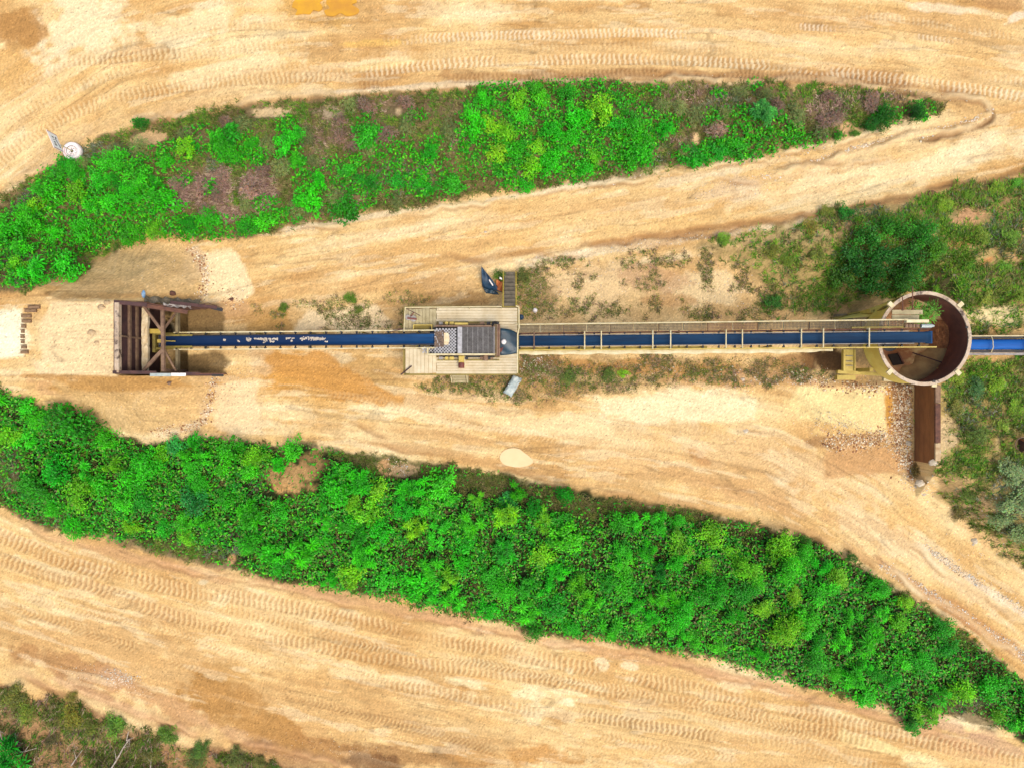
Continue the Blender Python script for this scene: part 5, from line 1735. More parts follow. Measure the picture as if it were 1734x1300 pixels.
m = MB()
arc = [(-.38, zb + .20), (-.28, zb + .21), (-.12, zb + .25), (.06, zb + .34), (.18, zb + .36), (.28, zb + .30)]
for i in range(len(arc) - 1):
    m.bar(on(*arc[i]), on(*arc[i + 1]), .012, .055 if i else .085, up=(0, 0, 1))
m.tube(on(.30, zb + .28, .076), on(.30, zb + .28, .09), .06, n=10)
m.build('arrow', M['black'], bd)
# lettering: the worn dark strokes that can be made out above the arrow
m = MB()
def stroke(u0, v0, u1, v1, w=.035):
    m.bar(on(u0, v0), on(u1, v1), .012, w, up=(0, 0, 1)) if abs(u1 - u0) > 1e-6 else m.bar(on(u0, v0), on(u1, v1), w, .012, up=tuple(f))


vz0, vz1 = zb + .52, zb + .70
LET = [[(0, 0, 1, 0), (0, .5, 1, .5), (0, 1, 1, 1), (0, 0, 0, 1), (1, 0, 1, 1)], [(.2, 0, .2, 1), (.2, .55, .9, .55), (.8, .1, .8, .9)],
       [(.5, 0, .5, 1)], [(.2, 0, .2, 1), (.8, 0, .8, 1)]]
for k in range(4):
    u = -.34 + k * .18
    for (a0, b0, a1, b1) in LET[k]:
        stroke(u + a0 * .10, vz0 + (vz1 - vz0) * b0, u + a1 * .10, vz0 + (vz1 - vz0) * b1, .03)
m.build('lettering', M['black'], bd)

# ------------------------------------------------------------------ bars for shaded step marks, rocks, small litter
rows = ((521, 50, 69), (527, 44, 63), (536, 38, 54), (544.5, 39, 54), (553.5, 38, 45), (562, 37.5, 42), (571, 37, 42), (579.5, 37.5, 42), (588.5, 38, 46), (597, 37, 49))
ordn = ['topmost', 'second', 'third', 'fourth', 'fifth', 'sixth', 'seventh', 'eighth', 'ninth', 'tenth']
for k, (py, xa, xb) in enumerate(rows):  # shaded marks at a step, shaped as dark bars
    a_, b_ = G(xa, py), G(xb, py)
    m = MB()
    z = max(a_.z, b_.z)
    m.bar((a_.x, a_.y, z + .06), (b_.x, b_.y, z + .05), .17, .16)
    m.bar((a_.x - .1, a_.y + .14, z - .02), (b_.x, b_.y + .14, z - .02), .05, .1)
    o = m.build('step_mark_bar', M['timber'], None, a_)  # 'timber' is only the brown of the stand-in bar, no real sleeper
    o['label'] = 'dark bar standing in for a shaded step mark across the pale ramp road, %s from the top of the row' % ordn[k]
    tag(o, None, 'step mark', 'bars for shaded step marks across the ramp road')


def rock(px, py, r, label, mm='rock', squash=.6, seed=1, name='rock', cat='rock', group=None):
    q = G(px, py)
    rr = np.random.default_rng(seed)
    m = MB()
    rings_ = []
    n = 11
    base_ = rr.uniform(.75, 1.2, n)
    for zf_, rf in ((-.4, .9), (-.1, 1.0), (.3, .92), (.65, .6), (.85, .25)):
        rings_.append([Vector((q.x + r * rf * base_[i] * rr.uniform(.9, 1.1) * math.cos(2 * math.pi * i / n), q.y + r * .8 * rf * base_[i] * rr.uniform(.9, 1.1) * math.sin(2 * math.pi * i / n), q.z + r * squash * zf_ * rr.uniform(.9, 1.1))) for i in range(n)])
    m.rings(rings_, True, True, True)
    o = m.build(name, M[mm], None, q)
    return tag(o, label, cat, group)


rock(1650, 915, .27, 'pale boulder alone on the slope above the lower right road', seed=2)
rock(1648, 921, .12, 'small stone touching the lower side of the pale boulder on the slope', seed=3)
rock(1557, 817, .30, 'white rock at the end of the gravel below the rusty wall', seed=4)
rock(1551, 823, .18, 'smaller white rock left of the white rock below the rusty wall', seed=5)
rock(1565, 836, .17, 'white rock lowest of the group below the rusty wall', seed=6)
rock(1263, 729, .18, 'flat pale stone alone on the lower road', seed=7, squash=.3)
rock(1538, 750, .24, 'largest pale stone in the gravel beside the rusty wall', seed=8)
rock(1581, 783, .28, 'pale block at the lower end of the rusty wall cap', seed=9)
rock(822, 393, .10, 'small white stone on the middle of the upper arm road', seed=10)
rock(1258, 642, .16, 'white stone in the weeds below the long conveyor', seed=11)
rock(286, 648, .16, 'brown stone on the south slope beside the wing wall', mm='beam', seed=12)
rock(392, 507, .15, 'reddish stone at the mouth of the pit, north side', mm='rust', seed=13)
rock(1607, 434, .12, 'white stone in the grass above the outfeed belt', seed=14)
rock(1615, 467, .14, 'cream stone in the grass north of the outfeed belt', seed=15)
rock(155, 563, .26, 'low crumbling lump of sand on the ramp near the tip wall', mm='dusty', seed=16, squash=.7)
rock(172, 521, .26, 'broken slab of sand at the top corner of the ramp', mm='dusty', seed=17, squash=.8)
rock(182, 513, .22, 'broken sand lump beside the tip wall top corner', mm='dusty', seed=18, squash=.9)
rock(164, 580, .16, 'small sand lump below the larger one on the ramp', mm='dusty', seed=19, squash=.7)
rock(292, 497, .24, 'brown knot of scrap roots on the slope behind the north wing wall', mm='rust', seed=20, squash=.9)


def bag(px, py, r, label, mm='bag_blue', seed=1):
    q = G(px, py)
    rr = np.random.default_rng(seed)
    m = MB()
    R_ = []
    for zf_, rf in ((-.3, .6), (.1, 1), (.5, .85), (.9, .35)):
        R_.append([Vector((q.x + r * .7 * rf * rr.uniform(.7, 1.3) * math.cos(2 * math.pi * i / 9), q.y + r * 1.3 * rf * rr.uniform(.7, 1.3) * math.sin(2 * math.pi * i / 9), q.z + r * zf_)) for i in range(9)])
    m.rings(R_, True, True, True)
    o = m.build('plastic_bag', M[mm], None, q)
    return tag(o, label, 'bag')


bag(243.5, 499, .18, 'light blue plastic bag on the slope behind the north wing wall', seed=1)
bag(1589.5, 763, .16, 'light blue plastic bag beside the lower end of the rusty wall', seed=2)

# orange drum and hose ring at the right edge
q = G(1733, 752, 0)
dr = thing('orange_drum', q, 'orange drum lying in the weeds at the right edge of the photo', 'drum')
m = MB()
m.tube((q.x - .35, q.y - .02, q.z + .28), (q.x + .8, q.y + .05, q.z + .30), .40, n=20)
m.build('drum_body', M['orange'], dr)
m = MB()
for xx in (-.37, .2):
    m.tube((q.x + xx, q.y - .02, q.z + .285), (q.x + xx + .04, q.y - .02, q.z + .285), .425, n=20)
m.build('drum_hoop', M['rust'], dr)
q = G(1726, 750, .12)
m = MB()
ring = [Vector((q.x + .42 * math.cos(a), q.y + .42 * math.sin(a), q.z + .12 + .1 * math.sin(a))) for a in np.linspace(0, 2 * math.pi, 22)]
m.path(ring, .035, 6)
o = m.build('hose_ring', M['beam'], None, q)
tag(o, 'pale coiled hose ring lying beside the orange drum', 'hose')
# small rusty ring by the upper road edge
q = G(1577.5, 329, .02)
m = MB()
ring = [Vector((q.x + .26 * math.cos(a), q.y + .2 * math.sin(a), q.z + .03)) for a in np.linspace(0, 2 * math.pi, 20)]
m.path(ring, .05, 6)
o = m.build('rusty_ring', M['rust'], None, q)
tag(o, 'rusty brown ring lying at the edge of the right bank road', 'ring')

# dead branches on the slope at the lower left
BR_ = [([(0, 1214), (4, 1232), (8, 1248), (11, 1264)], .06, 'bleached branch standing at the left edge above the bright shrub'),
       ([(30, 1238), (33, 1250), (36, 1261)], .04, 'short thin branch left of the long fallen branch'),
       ([(32, 1270), (48, 1267), (66, 1263)], .05, 'fallen pale branch pointing right beside the bright corner shrub'),
       ([(190, 1300), (202, 1282), (212, 1262), (222, 1248), (218, 1250), (222, 1234)], .06, 'long forked white branch on the bare slope'),
       ([(124, 1293), (134, 1279), (143, 1266)], .045, 'thin leaning branch in the middle of the bare slope'),
       ([(258, 1300), (260, 1285), (261, 1268)], .04, 'thin upright branch right of the forked white branch')]
for pts, r, lab in BR_:
    P3 = [G(a, b, .25 + .1 * math.sin(i * 1.7)) for i, (a, b) in enumerate(pts)]
    m = MB()
    m.path(P3, r, 6, r * .4)
    for i in range(1, len(P3) - 1):
        d = (P3[i + 1] - P3[i])
        s = Vector((-d.y, d.x, .1)).normalized() * .45 * (1 if i % 2 else -1)
        m.path([P3[i], P3[i] + s + d * .6], r * .5, 5, r * .15)
    o = m.build('dead_branch', M['twig'], None, P3[0])
    tag(o, lab, 'branch')

# ------------------------------------------------------------------ plants
def inside(key, px, py):
    return look(key, (px - CX) / PPM, (CY - py) / PPM)


def ell(px, py, L):
    r = np.zeros(np.shape(px))
    for (cx, cy, rx, ry, a) in L:
        q = np.sqrt(((px - cx) / rx) ** 2 + ((py - cy) / ry) ** 2)
        r = np.maximum(r, a * sst(1.15, .7, q))
    return r


GREEN_UP = [(60, 410, 80, 75, 1), (130, 360, 80, 75, 1), (45, 465, 60, 26, .8), (100, 320, 40, 40, .8), (215, 340, 75, 70, 1), (205, 290, 65, 34, .9), (290, 262, 40, 26, .9), (345, 235, 32, 26, .9), (310, 300, 24, 18, .6),
            (400, 250, 45, 30, 1), (430, 268, 30, 22, 1), (492, 235, 26, 40, 1), (500, 275, 26, 14, .8), (345, 385, 90, 24, 1), (220, 385, 60, 24, 1), (395, 392, 34, 14, .7), (480, 368, 40, 16, .7), (520, 320, 26, 34, .7), (360, 320, 14, 14, .7), (450, 345, 30, 14, .6),
            (620, 300, 80, 45, .55), (590, 345, 50, 16, .6), (730, 300, 60, 40, .65), (740, 250, 26, 20, .6), (620, 215, 20, 24, .5), (690, 260, 40, 24, .5), (705, 200, 22, 14, .5), (650, 250, 30, 20, .4),
            (850, 195, 70, 46, 1), (860, 280, 70, 44, .9), (950, 190, 80, 52, 1), (950, 262, 84, 50, 1), (1050, 235, 60, 56, .95), (830, 160, 40, 18, .8), (1010, 148, 36, 12, .7), (1095, 215, 40, 40, .7), (1030, 180, 60, 40, .8), (800, 235, 30, 40, .8), (870, 150, 40, 14, .6),
            (1100, 155, 20, 14, .6), (1290, 222, 60, 34, .8), (1240, 255, 74, 22, .9), (1330, 225, 34, 30, .8), (1200, 200, 20, 14, .5), (1250, 190, 30, 14, .4), (1370, 240, 26, 14, .7), (1160, 270, 30, 12, .7), (1140, 210, 30, 20, .5),
            (1500, 198, 30, 18, 1), (1556, 188, 26, 18, 1), (1420, 232, 10, 8, .8), (1275, 145, 14, 10, .6), (1215, 160, 14, 10, .5), (237, 208, 12, 10, .9), (115, 275, 16, 14, .9)]
BARE = [(500, 812, 54, 34, .93), (530, 780, 36, 24, .8), (475, 830, 26, 18, .9), (650, 790, 13, 16, .9), (685, 795, 30, 16, .9), (392, 945, 11, 14, .9), (450, 192, 46, 11, 1), (560, 190, 30, 14, .7), (675, 187, 16, 14, 1), (255, 234, 38, 14, 1),
        (1435, 215, 15, 13, .9), (1178, 238, 10, 15, .9), (1470, 205, 14, 9, .5), (1640, 370, 40, 16, 1), (1580, 395, 16, 12, .8), (1620, 415, 36, 12, .8), (1675, 440, 22, 12, .9), (1700, 350, 20, 16, .7), (1720, 435, 18, 12, .8), (1690, 480, 60, 14, .5), (1690, 535, 60, 18, .9), (1620, 540, 30, 20, .8), (1430, 385, 30, 14, .6),
        (1605, 740, 24, 44, 1), (1620, 820, 40, 26, .6), (1655, 860, 40, 30, .7), (1690, 750, 10, 40, .7), (1700, 930, 50, 20, .7), (1670, 910, 60, 14, .9), (127, 259, 17, 17, 1), (100, 245, 14, 14, 1)]
STRIP_LO = [(640, 785, 70, 20, .95), (840, 822, 90, 22, .95), (1000, 852, 80, 24, .95), (1130, 866, 80, 18, .95), (320, 935, 110, 18, .9), (100, 880, 60, 14, .6), (620, 775, 60, 14, .9), (700, 795, 70, 22, .9), (780, 808, 60, 18, .9), (860, 820, 60, 16, .9), (930, 845, 60, 24, .8), (1010, 862, 60, 20, .7), (1090, 860, 60, 12, .9), (1180, 872, 70, 14, .9), (1290, 900, 40, 12, .6),
            (260, 925, 70, 16, .7), (340, 945, 60, 16, .8), (420, 965, 30, 12, .6), (10, 800, 30, 40, .7), (360, 810, 36, 14, .5), (340, 860, 24, 10, .5), (1620, 1080, 40, 18, .8), (1660, 1130, 30, 20, .7), (1640, 1200, 60, 26, .8), (690, 960, 24, 12, .5), (250, 760, 30, 10, .4), (600, 990, 30, 16, .5), (440, 850, 20, 26, .3)]
PURPLE = [(310, 325, 26, 30, 1), (360, 320, 40, 44, 1), (440, 320, 34, 44, 1), (385, 362, 40, 18, 1), (418, 395, 24, 10, .8), (1180, 165, 70, 22, .5), (1400, 185, 40, 26, .7), (1480, 170, 60, 14, .6), (1160, 240, 26, 14, .6), (540, 270, 20, 40, .4), (780, 240, 24, 20, .5), (560, 225, 60, 26, .4), (880, 300, 14, 24, .5), (1005, 260, 20, 14, .5), (640, 180, 60, 14, .4)]
GREY = [(60, 345, 40, 26, .9), (170, 260, 60, 18, .8), (30, 450, 40, 40, .7), (280, 345, 30, 12, .8), (360, 280, 16, 14, .8), (400, 400, 14, 9, .9), (690, 300, 60, 34, .5), (120, 290, 30, 22, .5), (600, 330, 40, 26, .4), (1110, 250, 30, 30, .4), (1240, 175, 60, 20, .5),
        (430, 800, 30, 40, .5), (80, 870, 50, 22, .5), (380, 920, 50, 24, .6), (12, 780, 24, 60, .6), (1715, 840, 40, 70, 1), (1640, 1190, 40, 24, .5), (1650, 700, 50, 40, .5), (1480, 350, 60, 26, .5), (1700, 400, 40, 40, .5)]


def green_field(px, py):
    up = ell(px, py, GREEN_UP) * (inside('upper', px, py) > -.3)
    lo = sst(-.15, .5, inside('lower', px, py)) * (1 - ell(px, py, STRIP_LO))
    return np.maximum(up, lo) * (1 - ell(px, py, BARE))


# ---- loose stones
def stones(zones, name, label):
    rs = np.random.default_rng(21)
    P_, R_, Cc = [], [], []
    for kind, data, n, r0, r1, cols in zones:
        if kind == 'line':
            sp = spline(data[0], 8)
            seg = np.hypot(*np.diff(sp, axis=0).T)
            cum = np.concatenate([[0], np.cumsum(seg)])
            t = rs.random(n) * cum[-1]
            i = np.clip(np.searchsorted(cum, t) - 1, 0, len(sp) - 2)
            f = ((t - cum[i]) / np.maximum(seg[i], 1e-6))[:, None]
            p = sp[i] * (1 - f) + sp[i + 1] * f + rs.normal(size=(n, 2)) * data[1]
        else:
            cx, cy, rx, ry = data
            p = np.stack([cx + rs.normal(size=n) * rx * .5, cy + rs.normal(size=n) * ry * .5], 1)
        P_.append(p)
        R_.append(r0 * (r1 / r0) ** (rs.random(n) ** 2.2))
        c = np.array([A(*q) for q in cols])
        Cc.append(c[rs.integers(0, len(c), n)] * rs.uniform(.75, 1.15, (n, 1)))
    p = np.concatenate(P_)
    r = np.concatenate(R_)
    c = np.concatenate(Cc)
    x, y, z = ground_xy(p[:, 0], p[:, 1])
    keep = ~((x > RAMP_X) & (x < -19.6) & (y > RAMP_Y0 - .1) & (y < RAMP_Y1 + .1)) & ~((x > WALL_X - .15) & (x < WALL_X + .4) & (y < .5) & (y > -5.6))
    x, y, z, r, c = x[keep], y[keep], z[keep], r[keep], c[keep]
    n = len(x)
    base = np.array([(1, 0, 0), (.3, .95, .1), (-.8, .6, 0), (-.8, -.6, .1), (.3, -.95, 0), (.1, .1, .75), (0, 0, -.6)], float)
    tri = np.array([(0, 1, 5), (1, 2, 5), (2, 3, 5), (3, 4, 5), (4, 0, 5), (1, 0, 6), (2, 1, 6), (3, 2, 6), (4, 3, 6), (0, 4, 6)])
    v = base[None] * rs.uniform(.65, 1.25, (n, 7, 1)) * r[:, None, None]
    a = rs.random(n) * 6.283
    ca, sa = np.cos(a)[:, None], np.sin(a)[:, None]
    vx = v[:, :, 0] * ca - v[:, :, 1] * sa
    vy = v[:, :, 0] * sa + v[:, :, 1] * ca
    V = np.stack([vx + x[:, None], vy + y[:, None], v[:, :, 2] + (z - r * .12)[:, None]], 2).reshape(-1, 3)
    Fx = (tri[None] + (np.arange(n) * 7)[:, None, None]).reshape(-1, 3)
    me = np_mesh(name, V, Fx, np.repeat(c, 7, 0))
    me.materials.append(M['stone'])
    o = bpy.data.objects.new(name, me)
    COL.objects.link(o)
    tag(o, label, 'gravel', None, 'stuff')


PALE = [(255, 250, 232), (252, 236, 204), (240, 208, 166), (226, 184, 140), (255, 244, 222)]
MIX = [(262, 246, 214), (250, 216, 168), (206, 152, 104), (170, 120, 84), (236, 192, 142), (258, 236, 198)]
TAN = [(240, 216, 176), (214, 176, 128), (190, 146, 100), (246, 228, 196)]
stones([('line', ([(318, 418), (334, 430), (343, 450), (347, 478), (340, 505)], 5), 700, .02, .10, MIX),
        ('line', ([(362, 640), (357, 670), (352, 700), (335, 718), (300, 728), (262, 730)], 5), 900, .02, .10, MIX),
        ('blob', (270, 450, 80, 34), 260, .015, .05, TAN), ('blob', (260, 690, 80, 30), 260, .015, .05, TAN),
        ('line', ([(1536, 655), (1530, 690), (1526, 720), (1532, 760), (1538, 800)], 11), 2000, .03, .13, MIX),
        ('line', ([(1400, 742), (1430, 748), (1470, 744), (1510, 736), (1530, 728)], 9), 1200, .03, .11, MIX),
        ('line', ([(1345, 635), (1380, 645), (1420, 652), (1470, 656), (1520, 660)], 6), 1000, .02, .11, MIX),
        ('blob', (1430, 715, 70, 22), 500, .015, .06, PALE), ('blob', (1555, 815, 26, 30), 200, .03, .1, PALE),
        ('blob', (905, 618, 40, 24), 420, .02, .07, PALE), ('blob', (1180, 634, 260, 16), 420, .015, .06, PALE), ('blob', (1320, 642, 80, 14), 300, .02, .07, PALE),
        ('line', ([(1672, 176), (1674, 192), (1640, 208), (1560, 228), (1460, 250), (1380, 275), (1290, 302)], 3), 2600, .02, .10, PALE),
        ('line', ([(1310, 296), (1250, 318), (1180, 322)], 14), 500, .015, .05, PALE),
        ('line', ([(870, 140), (1050, 134), (1300, 138), (1500, 152), (1640, 168)], 4), 500, .015, .06, TAN),
        ('line', ([(960, 315), (1060, 306), (1200, 283), (1330, 263), (1420, 240)], 3), 700, .015, .06, PALE),
        ('line', ([(480, 392), (620, 368), (760, 350), (900, 326)], 3), 400, .015, .05, PALE),
        ('line', ([(1490, 955), (1560, 996), (1640, 1046), (1760, 1130)], 4), 2200, .02, .09, PALE),
        ('line', ([(1560, 920), (1620, 964), (1690, 1006), (1760, 1050)], 5), 1300, .015, .08, PALE),
        ('blob', (205, 1150, 30, 16), 420, .02, .08, PALE), ('line', ([(100, 1130), (160, 1142), (210, 1160), (260, 1180)], 8), 300, .015, .06, MIX),
        ('blob', (1660, 870, 60, 50), 300, .015, .07, PALE), ('blob', (1605, 745, 24, 50), 300, .015, .06, TAN), ('blob', (1690, 930, 60, 24), 200, .015, .06, PALE),
        ('blob', (1000, 480, 110, 50), 700, .012, .045, PALE), ('blob', (1210, 490, 90, 46), 700, .012, .045, PALE), ('line', ([(900, 445), (1000, 430), (1100, 412), (1300, 388)], 5), 600, .012, .05, PALE),
        ('blob', (540, 1270, 160, 26), 300, .015, .05, MIX), ('blob', (130, 570, 70, 50), 240, .012, .04, TAN), ('blob', (395, 505, 20, 18), 160, .02, .08, MIX),
        ('blob', (400, 640, 60, 34), 200, .015, .05, TAN), ('line', ([(660, 778), (690, 795)], 8), 120, .02, .08, PALE), ('blob', (1400, 720, 380, 60), 700, .01, .035, PALE), ('blob', (960, 710, 260, 40), 300, .01, .03, TAN)],
       'loose_gravel', 'loose pale gravel scattered along road edges and slope feet')


# ---- grass and low weeds as masses
def blades(n_try, fields, name, label, cat, kind='stuff', L=(.14, .36), wd=.02, per=7, seed=1, up=.9):
    """fields: function(px,py)->density 0..1 and colour choice"""
    rs = np.random.default_rng(seed)
    px, py, dens, colr = fields(rs, n_try)
    keep = rs.random(len(px)) < dens
    px, py, colr = px[keep], py[keep], colr[keep]
    x, y, z = ground_xy(px, py)
    n = len(x)
    x = np.repeat(x, per) + rs.normal(size=n * per) * .06
    y = np.repeat(y, per) + rs.normal(size=n * per) * .06
    z = np.repeat(z, per)
    c = np.repeat(colr, per, 0) * rs.uniform(.7, 1.35, (n * per, 1))
    ok = ~((x > RAMP_X - .1) & (x < -19.5) & (y > RAMP_Y0 - .2) & (y < RAMP_Y1 + .2))
    x, y, z, c = x[ok], y[ok], z[ok], c[ok]
    N = len(x)
    a = rs.random(N) * 6.283
    ln = rs.uniform(L[0], L[1], N)
    tilt = rs.uniform(.65, 1.45, N)
    dx, dy = np.cos(a), np.sin(a)
    w = wd * rs.uniform(.6, 1.4, N)
    hx, hz = np.sin(tilt) * ln, np.cos(tilt) * ln * up
    b1 = np.stack([x - dy * w, y + dx * w, z - .02], 1)
    b2 = np.stack([x + dy * w, y - dx * w, z - .02], 1)
    md = np.stack([x + dx * hx * .5 + dy * w * .7, y + dy * hx * .5 - dx * w * .7, z + hz * .7], 1)
    tp_ = np.stack([x + dx * hx, y + dy * hx, z + hz], 1)
    V = np.stack([b1, b2, md, tp_], 1).reshape(-1, 3)
    Fq = (np.array([[0, 1, 2, 3]]) + (np.arange(N) * 4)[:, None])
    me = np_mesh(name, V, Fq, np.repeat(c, 4, 0))
    me.materials.append(M['blade'])
    o = bpy.data.objects.new(name, me)
    COL.objects.link(o)
    tag(o, label, cat, None, kind)
    return o


def pick(rs, n, cols):
    c = np.array([A(*q) for q in cols])
    return c[rs.integers(0, len(c), n)]


OLIVE = [(128, 142, 62), (154, 156, 80), (112, 134, 58), (170, 160, 100), (140, 126, 80), (100, 138, 52), (162, 142, 100)]
LUSH = [(96, 164, 44), (124, 184, 50), (150, 186, 60), (84, 150, 46), (164, 178, 84), (118, 160, 74)]
STRAW = [(196, 160, 140), (176, 138, 130), (214, 184, 154), (164, 128, 116), (176, 152, 118), (220, 194, 166)]
GREYG = [(150, 166, 122), (150, 162, 130), (104, 128, 84), (170, 172, 146), (112, 132, 98)]


def rand_box(rs, n, x0, y0, x1, y1):
    return x0 + rs.random(n) * (x1 - x0), y0 + rs.random(n) * (y1 - y0)


def clump(px, py, sc, lo, hi, seed):
    return sst(lo, hi, fbm(px, py, sc, 3, seed))


def bank_fields(key, base, box, seed):
    def fn(rs, n):
        px, py = rand_box(rs, n, *box)
        d = inside(key, px, py) + 1.2 * (fbm(px, py, 16, 2, seed) - .5)
        dens = sst(-.1, .3, d) * (.35 + .65 * clump(px, py, 26, .35, .6, seed + 1)) * (1 - .97 * ell(px, py, BARE)) * base
        dens = dens * (1 - .55 * green_field(px, py))
        if key == 'lower':
            dens = np.maximum(dens, sst(-.15, .25, d) * ell(px, py, STRIP_LO) * .95 * (1 - .97 * ell(px, py, BARE)))
        pu, gr = ell(px, py, PURPLE), ell(px, py, GREY)
        c = pick(rs, n, OLIVE)
        lush = clump(px, py, 40, .5, .62, seed + 5)
        m = rs.random(n) < lush * .7
        c[m] = pick(rs, n, LUSH)[m]
        m = rs.random(n) < pu
        c[m] = pick(rs, n, STRAW)[m]
        m = rs.random(n) < gr * .8
        c[m] = pick(rs, n, GREYG)[m]
        return px, py, dens, c
    return fn


blades(90000, bank_fields('upper', 1, (-40, 120, 1620, 500), 3), 'dry_grass', 'olive and purplish dry grass between the shrubs of the upper bank', 'grass', seed=1)
blades(120000, bank_fields('lower', .8, (-40, 640, 1780, 1260), 13), 'rough_grass', 'olive grass fringing the shrubs of the lower bank', 'grass', seed=2)


def right_fields(rs, n):
    px, py = rand_box(rs, n, 1180, 285, 1790, 980)
    a = inside('rup', px, py) + 2.2 * (fbm(px, py, 40, 3, 4) - .5)
    b = inside('rlow', px, py) + 1.6 * (fbm(px, py, 40, 3, 5) - .5)
    d = np.maximum(sst(-.1, .6, a) * (.25 + .75 * sst(1310, 1470, px)), sst(-.1, .5, b))
    d = d * (.25 + .75 * clump(px, py, 22, .36, .58, 6)) * (1 - .93 * ell(px, py, BARE))
    x0 = (px - CX) / PPM
    d = d * (1 - sst(.3, 0, np.abs(py - 585) / 60) * (px < 1660))
    d = d * (.85 - .25 * (py > 600))
    c = pick(rs, n, LUSH) * 1.2
    m = rs.random(n) < .2 + .4 * clump(px, py, 50, .5, .62, 8)
    c[m] = pick(rs, n, OLIVE)[m] * 1.2
    m = rs.random(n) < ell(px, py, GREY) * .7 + .06
    c[m] = pick(rs, n, GREYG)[m]
    return px, py, d, c


blades(80000, right_fields, 'tall_grass', 'green and olive grass covering the terrace and slope on the right', 'grass', seed=3, L=(.2, .5))


def sparse_fields(rs, n):
    px, py = rand_box(rs, n, 420, 400, 1420, 700)
    mw = inside('mweed', px, py) + 2.0 * (fbm(px, py, 30, 3, 14) - .5)
    mt = inside('mtop', px, py) + 1.6 * (fbm(px, py, 30, 3, 15) - .5)
    ml = inside('mleft', px, py) + 1.6 * (fbm(px, py, 30, 3, 16) - .5)
    d = np.maximum.reduce([sst(-.1, .4, mw) * (.2 + .8 * clump(px, py, 18, .42, .6, 17)), sst(-.1, .4, mt) * .75 * clump(px, py, 22, .5, .64, 18), sst(-.1, .4, ml) * .7 * clump(px, py, 18, .48, .62, 19)])
    hot = ell(px, py, [(900, 500, 34, 40, .9), (960, 520, 50, 16, .7), (1030, 525, 40, 14, .5), (1310, 512, 26, 26, .9), (1180, 525, 30, 12, .5), (880, 475, 14, 20, .9), (950, 442, 50, 7, .8), (1080, 440, 40, 20, .5), (1150, 440, 20, 14, .6), (1090, 480, 40, 14, .5), (1215, 405, 20, 8, .7), (760, 655, 60, 12, .8), (830, 660, 40, 14, .7), (905, 640, 40, 26, .5), (970, 640, 60, 18, .9), (1040, 640, 40, 12, .8), (1180, 640, 50, 14, .6), (590, 515, 40, 14, .8), (600, 540, 26, 12, .6), (648, 545, 20, 20, .5), (510, 515, 20, 8, .5), (480, 521, 10, 8, .7), (570, 558, 30, 5, .7), (690, 505, 40, 14, .5), (1270, 535, 60, 14, .5)])
    d = np.maximum(d, hot * clump(px, py, 12, .4, .6, 20))
    c = pick(rs, n, OLIVE)
    m = rs.random(n) < .35 * hot + .1
    c[m] = pick(rs, n, LUSH)[m]
    m = rs.random(n) < .25
    c[m] = pick(rs, n, STRAW)[m]
    return px, py, d, c


blades(95000, sparse_fields, 'sparse_weeds', 'thin olive weeds on the sand around the conveyors and deck', 'weeds', seed=4, L=(.06, .2), wd=.014, per=6)


def bl_fields(rs, n):
    px, py = rand_box(rs, n, -40, 1130, 580, 1330)
    d = sst(0, .5, inside('bleft', px, py) + 1.8 * (fbm(px, py, 36, 3, 24) - .5)) * (.12 + .88 * clump(px, py, 44, .44, .58, 25))
    c = pick(rs, n, OLIVE)
    m = rs.random(n) < .3
    c[m] = pick(rs, n, LUSH)[m]
    m = rs.random(n) < .2
    c[m] = pick(rs, n, STRAW)[m]
    return px, py, d, c


blades(17000, bl_fields, 'slope_grass', 'olive tussock grass on the bare slope in the lower left corner', 'grass', seed=5, L=(.2, .55))


# ---- leafy undergrowth between the shrubs
def leaf_arrays(p, rs, ln, wd, tilt_lo, tilt_hi, col, az=None):
    N = len(p)
    a = rs.random(N) * 6.283 if az is None else az
    t = rs.uniform(tilt_lo, tilt_hi, N)
    d = np.stack([np.cos(a) * np.cos(t), np.sin(a) * np.cos(t), np.sin(t)], 1)
    s = np.stack([-np.sin(a), np.cos(a), np.zeros(N)], 1)
    roll = rs.normal(size=N) * .45
    nrm = np.cross(s, d)
    nrm = nrm * np.sign(nrm[:, 2:3] + 1e-9)
    s = s * np.cos(roll)[:, None] + nrm * np.sin(roll)[:, None]
    ln = np.broadcast_to(ln, (N,))[:, None]
    wd = np.broadcast_to(wd, (N,))[:, None]
    base = p
    tip = p + d * ln - np.array([0, 0, 1.0]) * ln * .12
    m1 = p + d * ln * .5 + s * wd * .5 + nrm * wd * .14
    m2 = p + d * ln * .5 - s * wd * .5 + nrm * wd * .14
    V = np.stack([base, m1, tip, m2], 1).reshape(-1, 3)
    i = (np.arange(N) * 4)[:, None]
    Fq = np.concatenate([np.array([[0, 2, 1]]) + i, np.array([[0, 3, 2]]) + i])
    return V, Fq, np.repeat(col, 4, 0)


GREENS_UP = [(56, 200, 18), (78, 220, 22), (46, 172, 24), (112, 228, 26), (64, 202, 38)]
GREENS_LO = [(50, 200, 22), (72, 218, 20), (40, 172, 28), (112, 228, 28), (54, 180, 48), (130, 192, 74)]


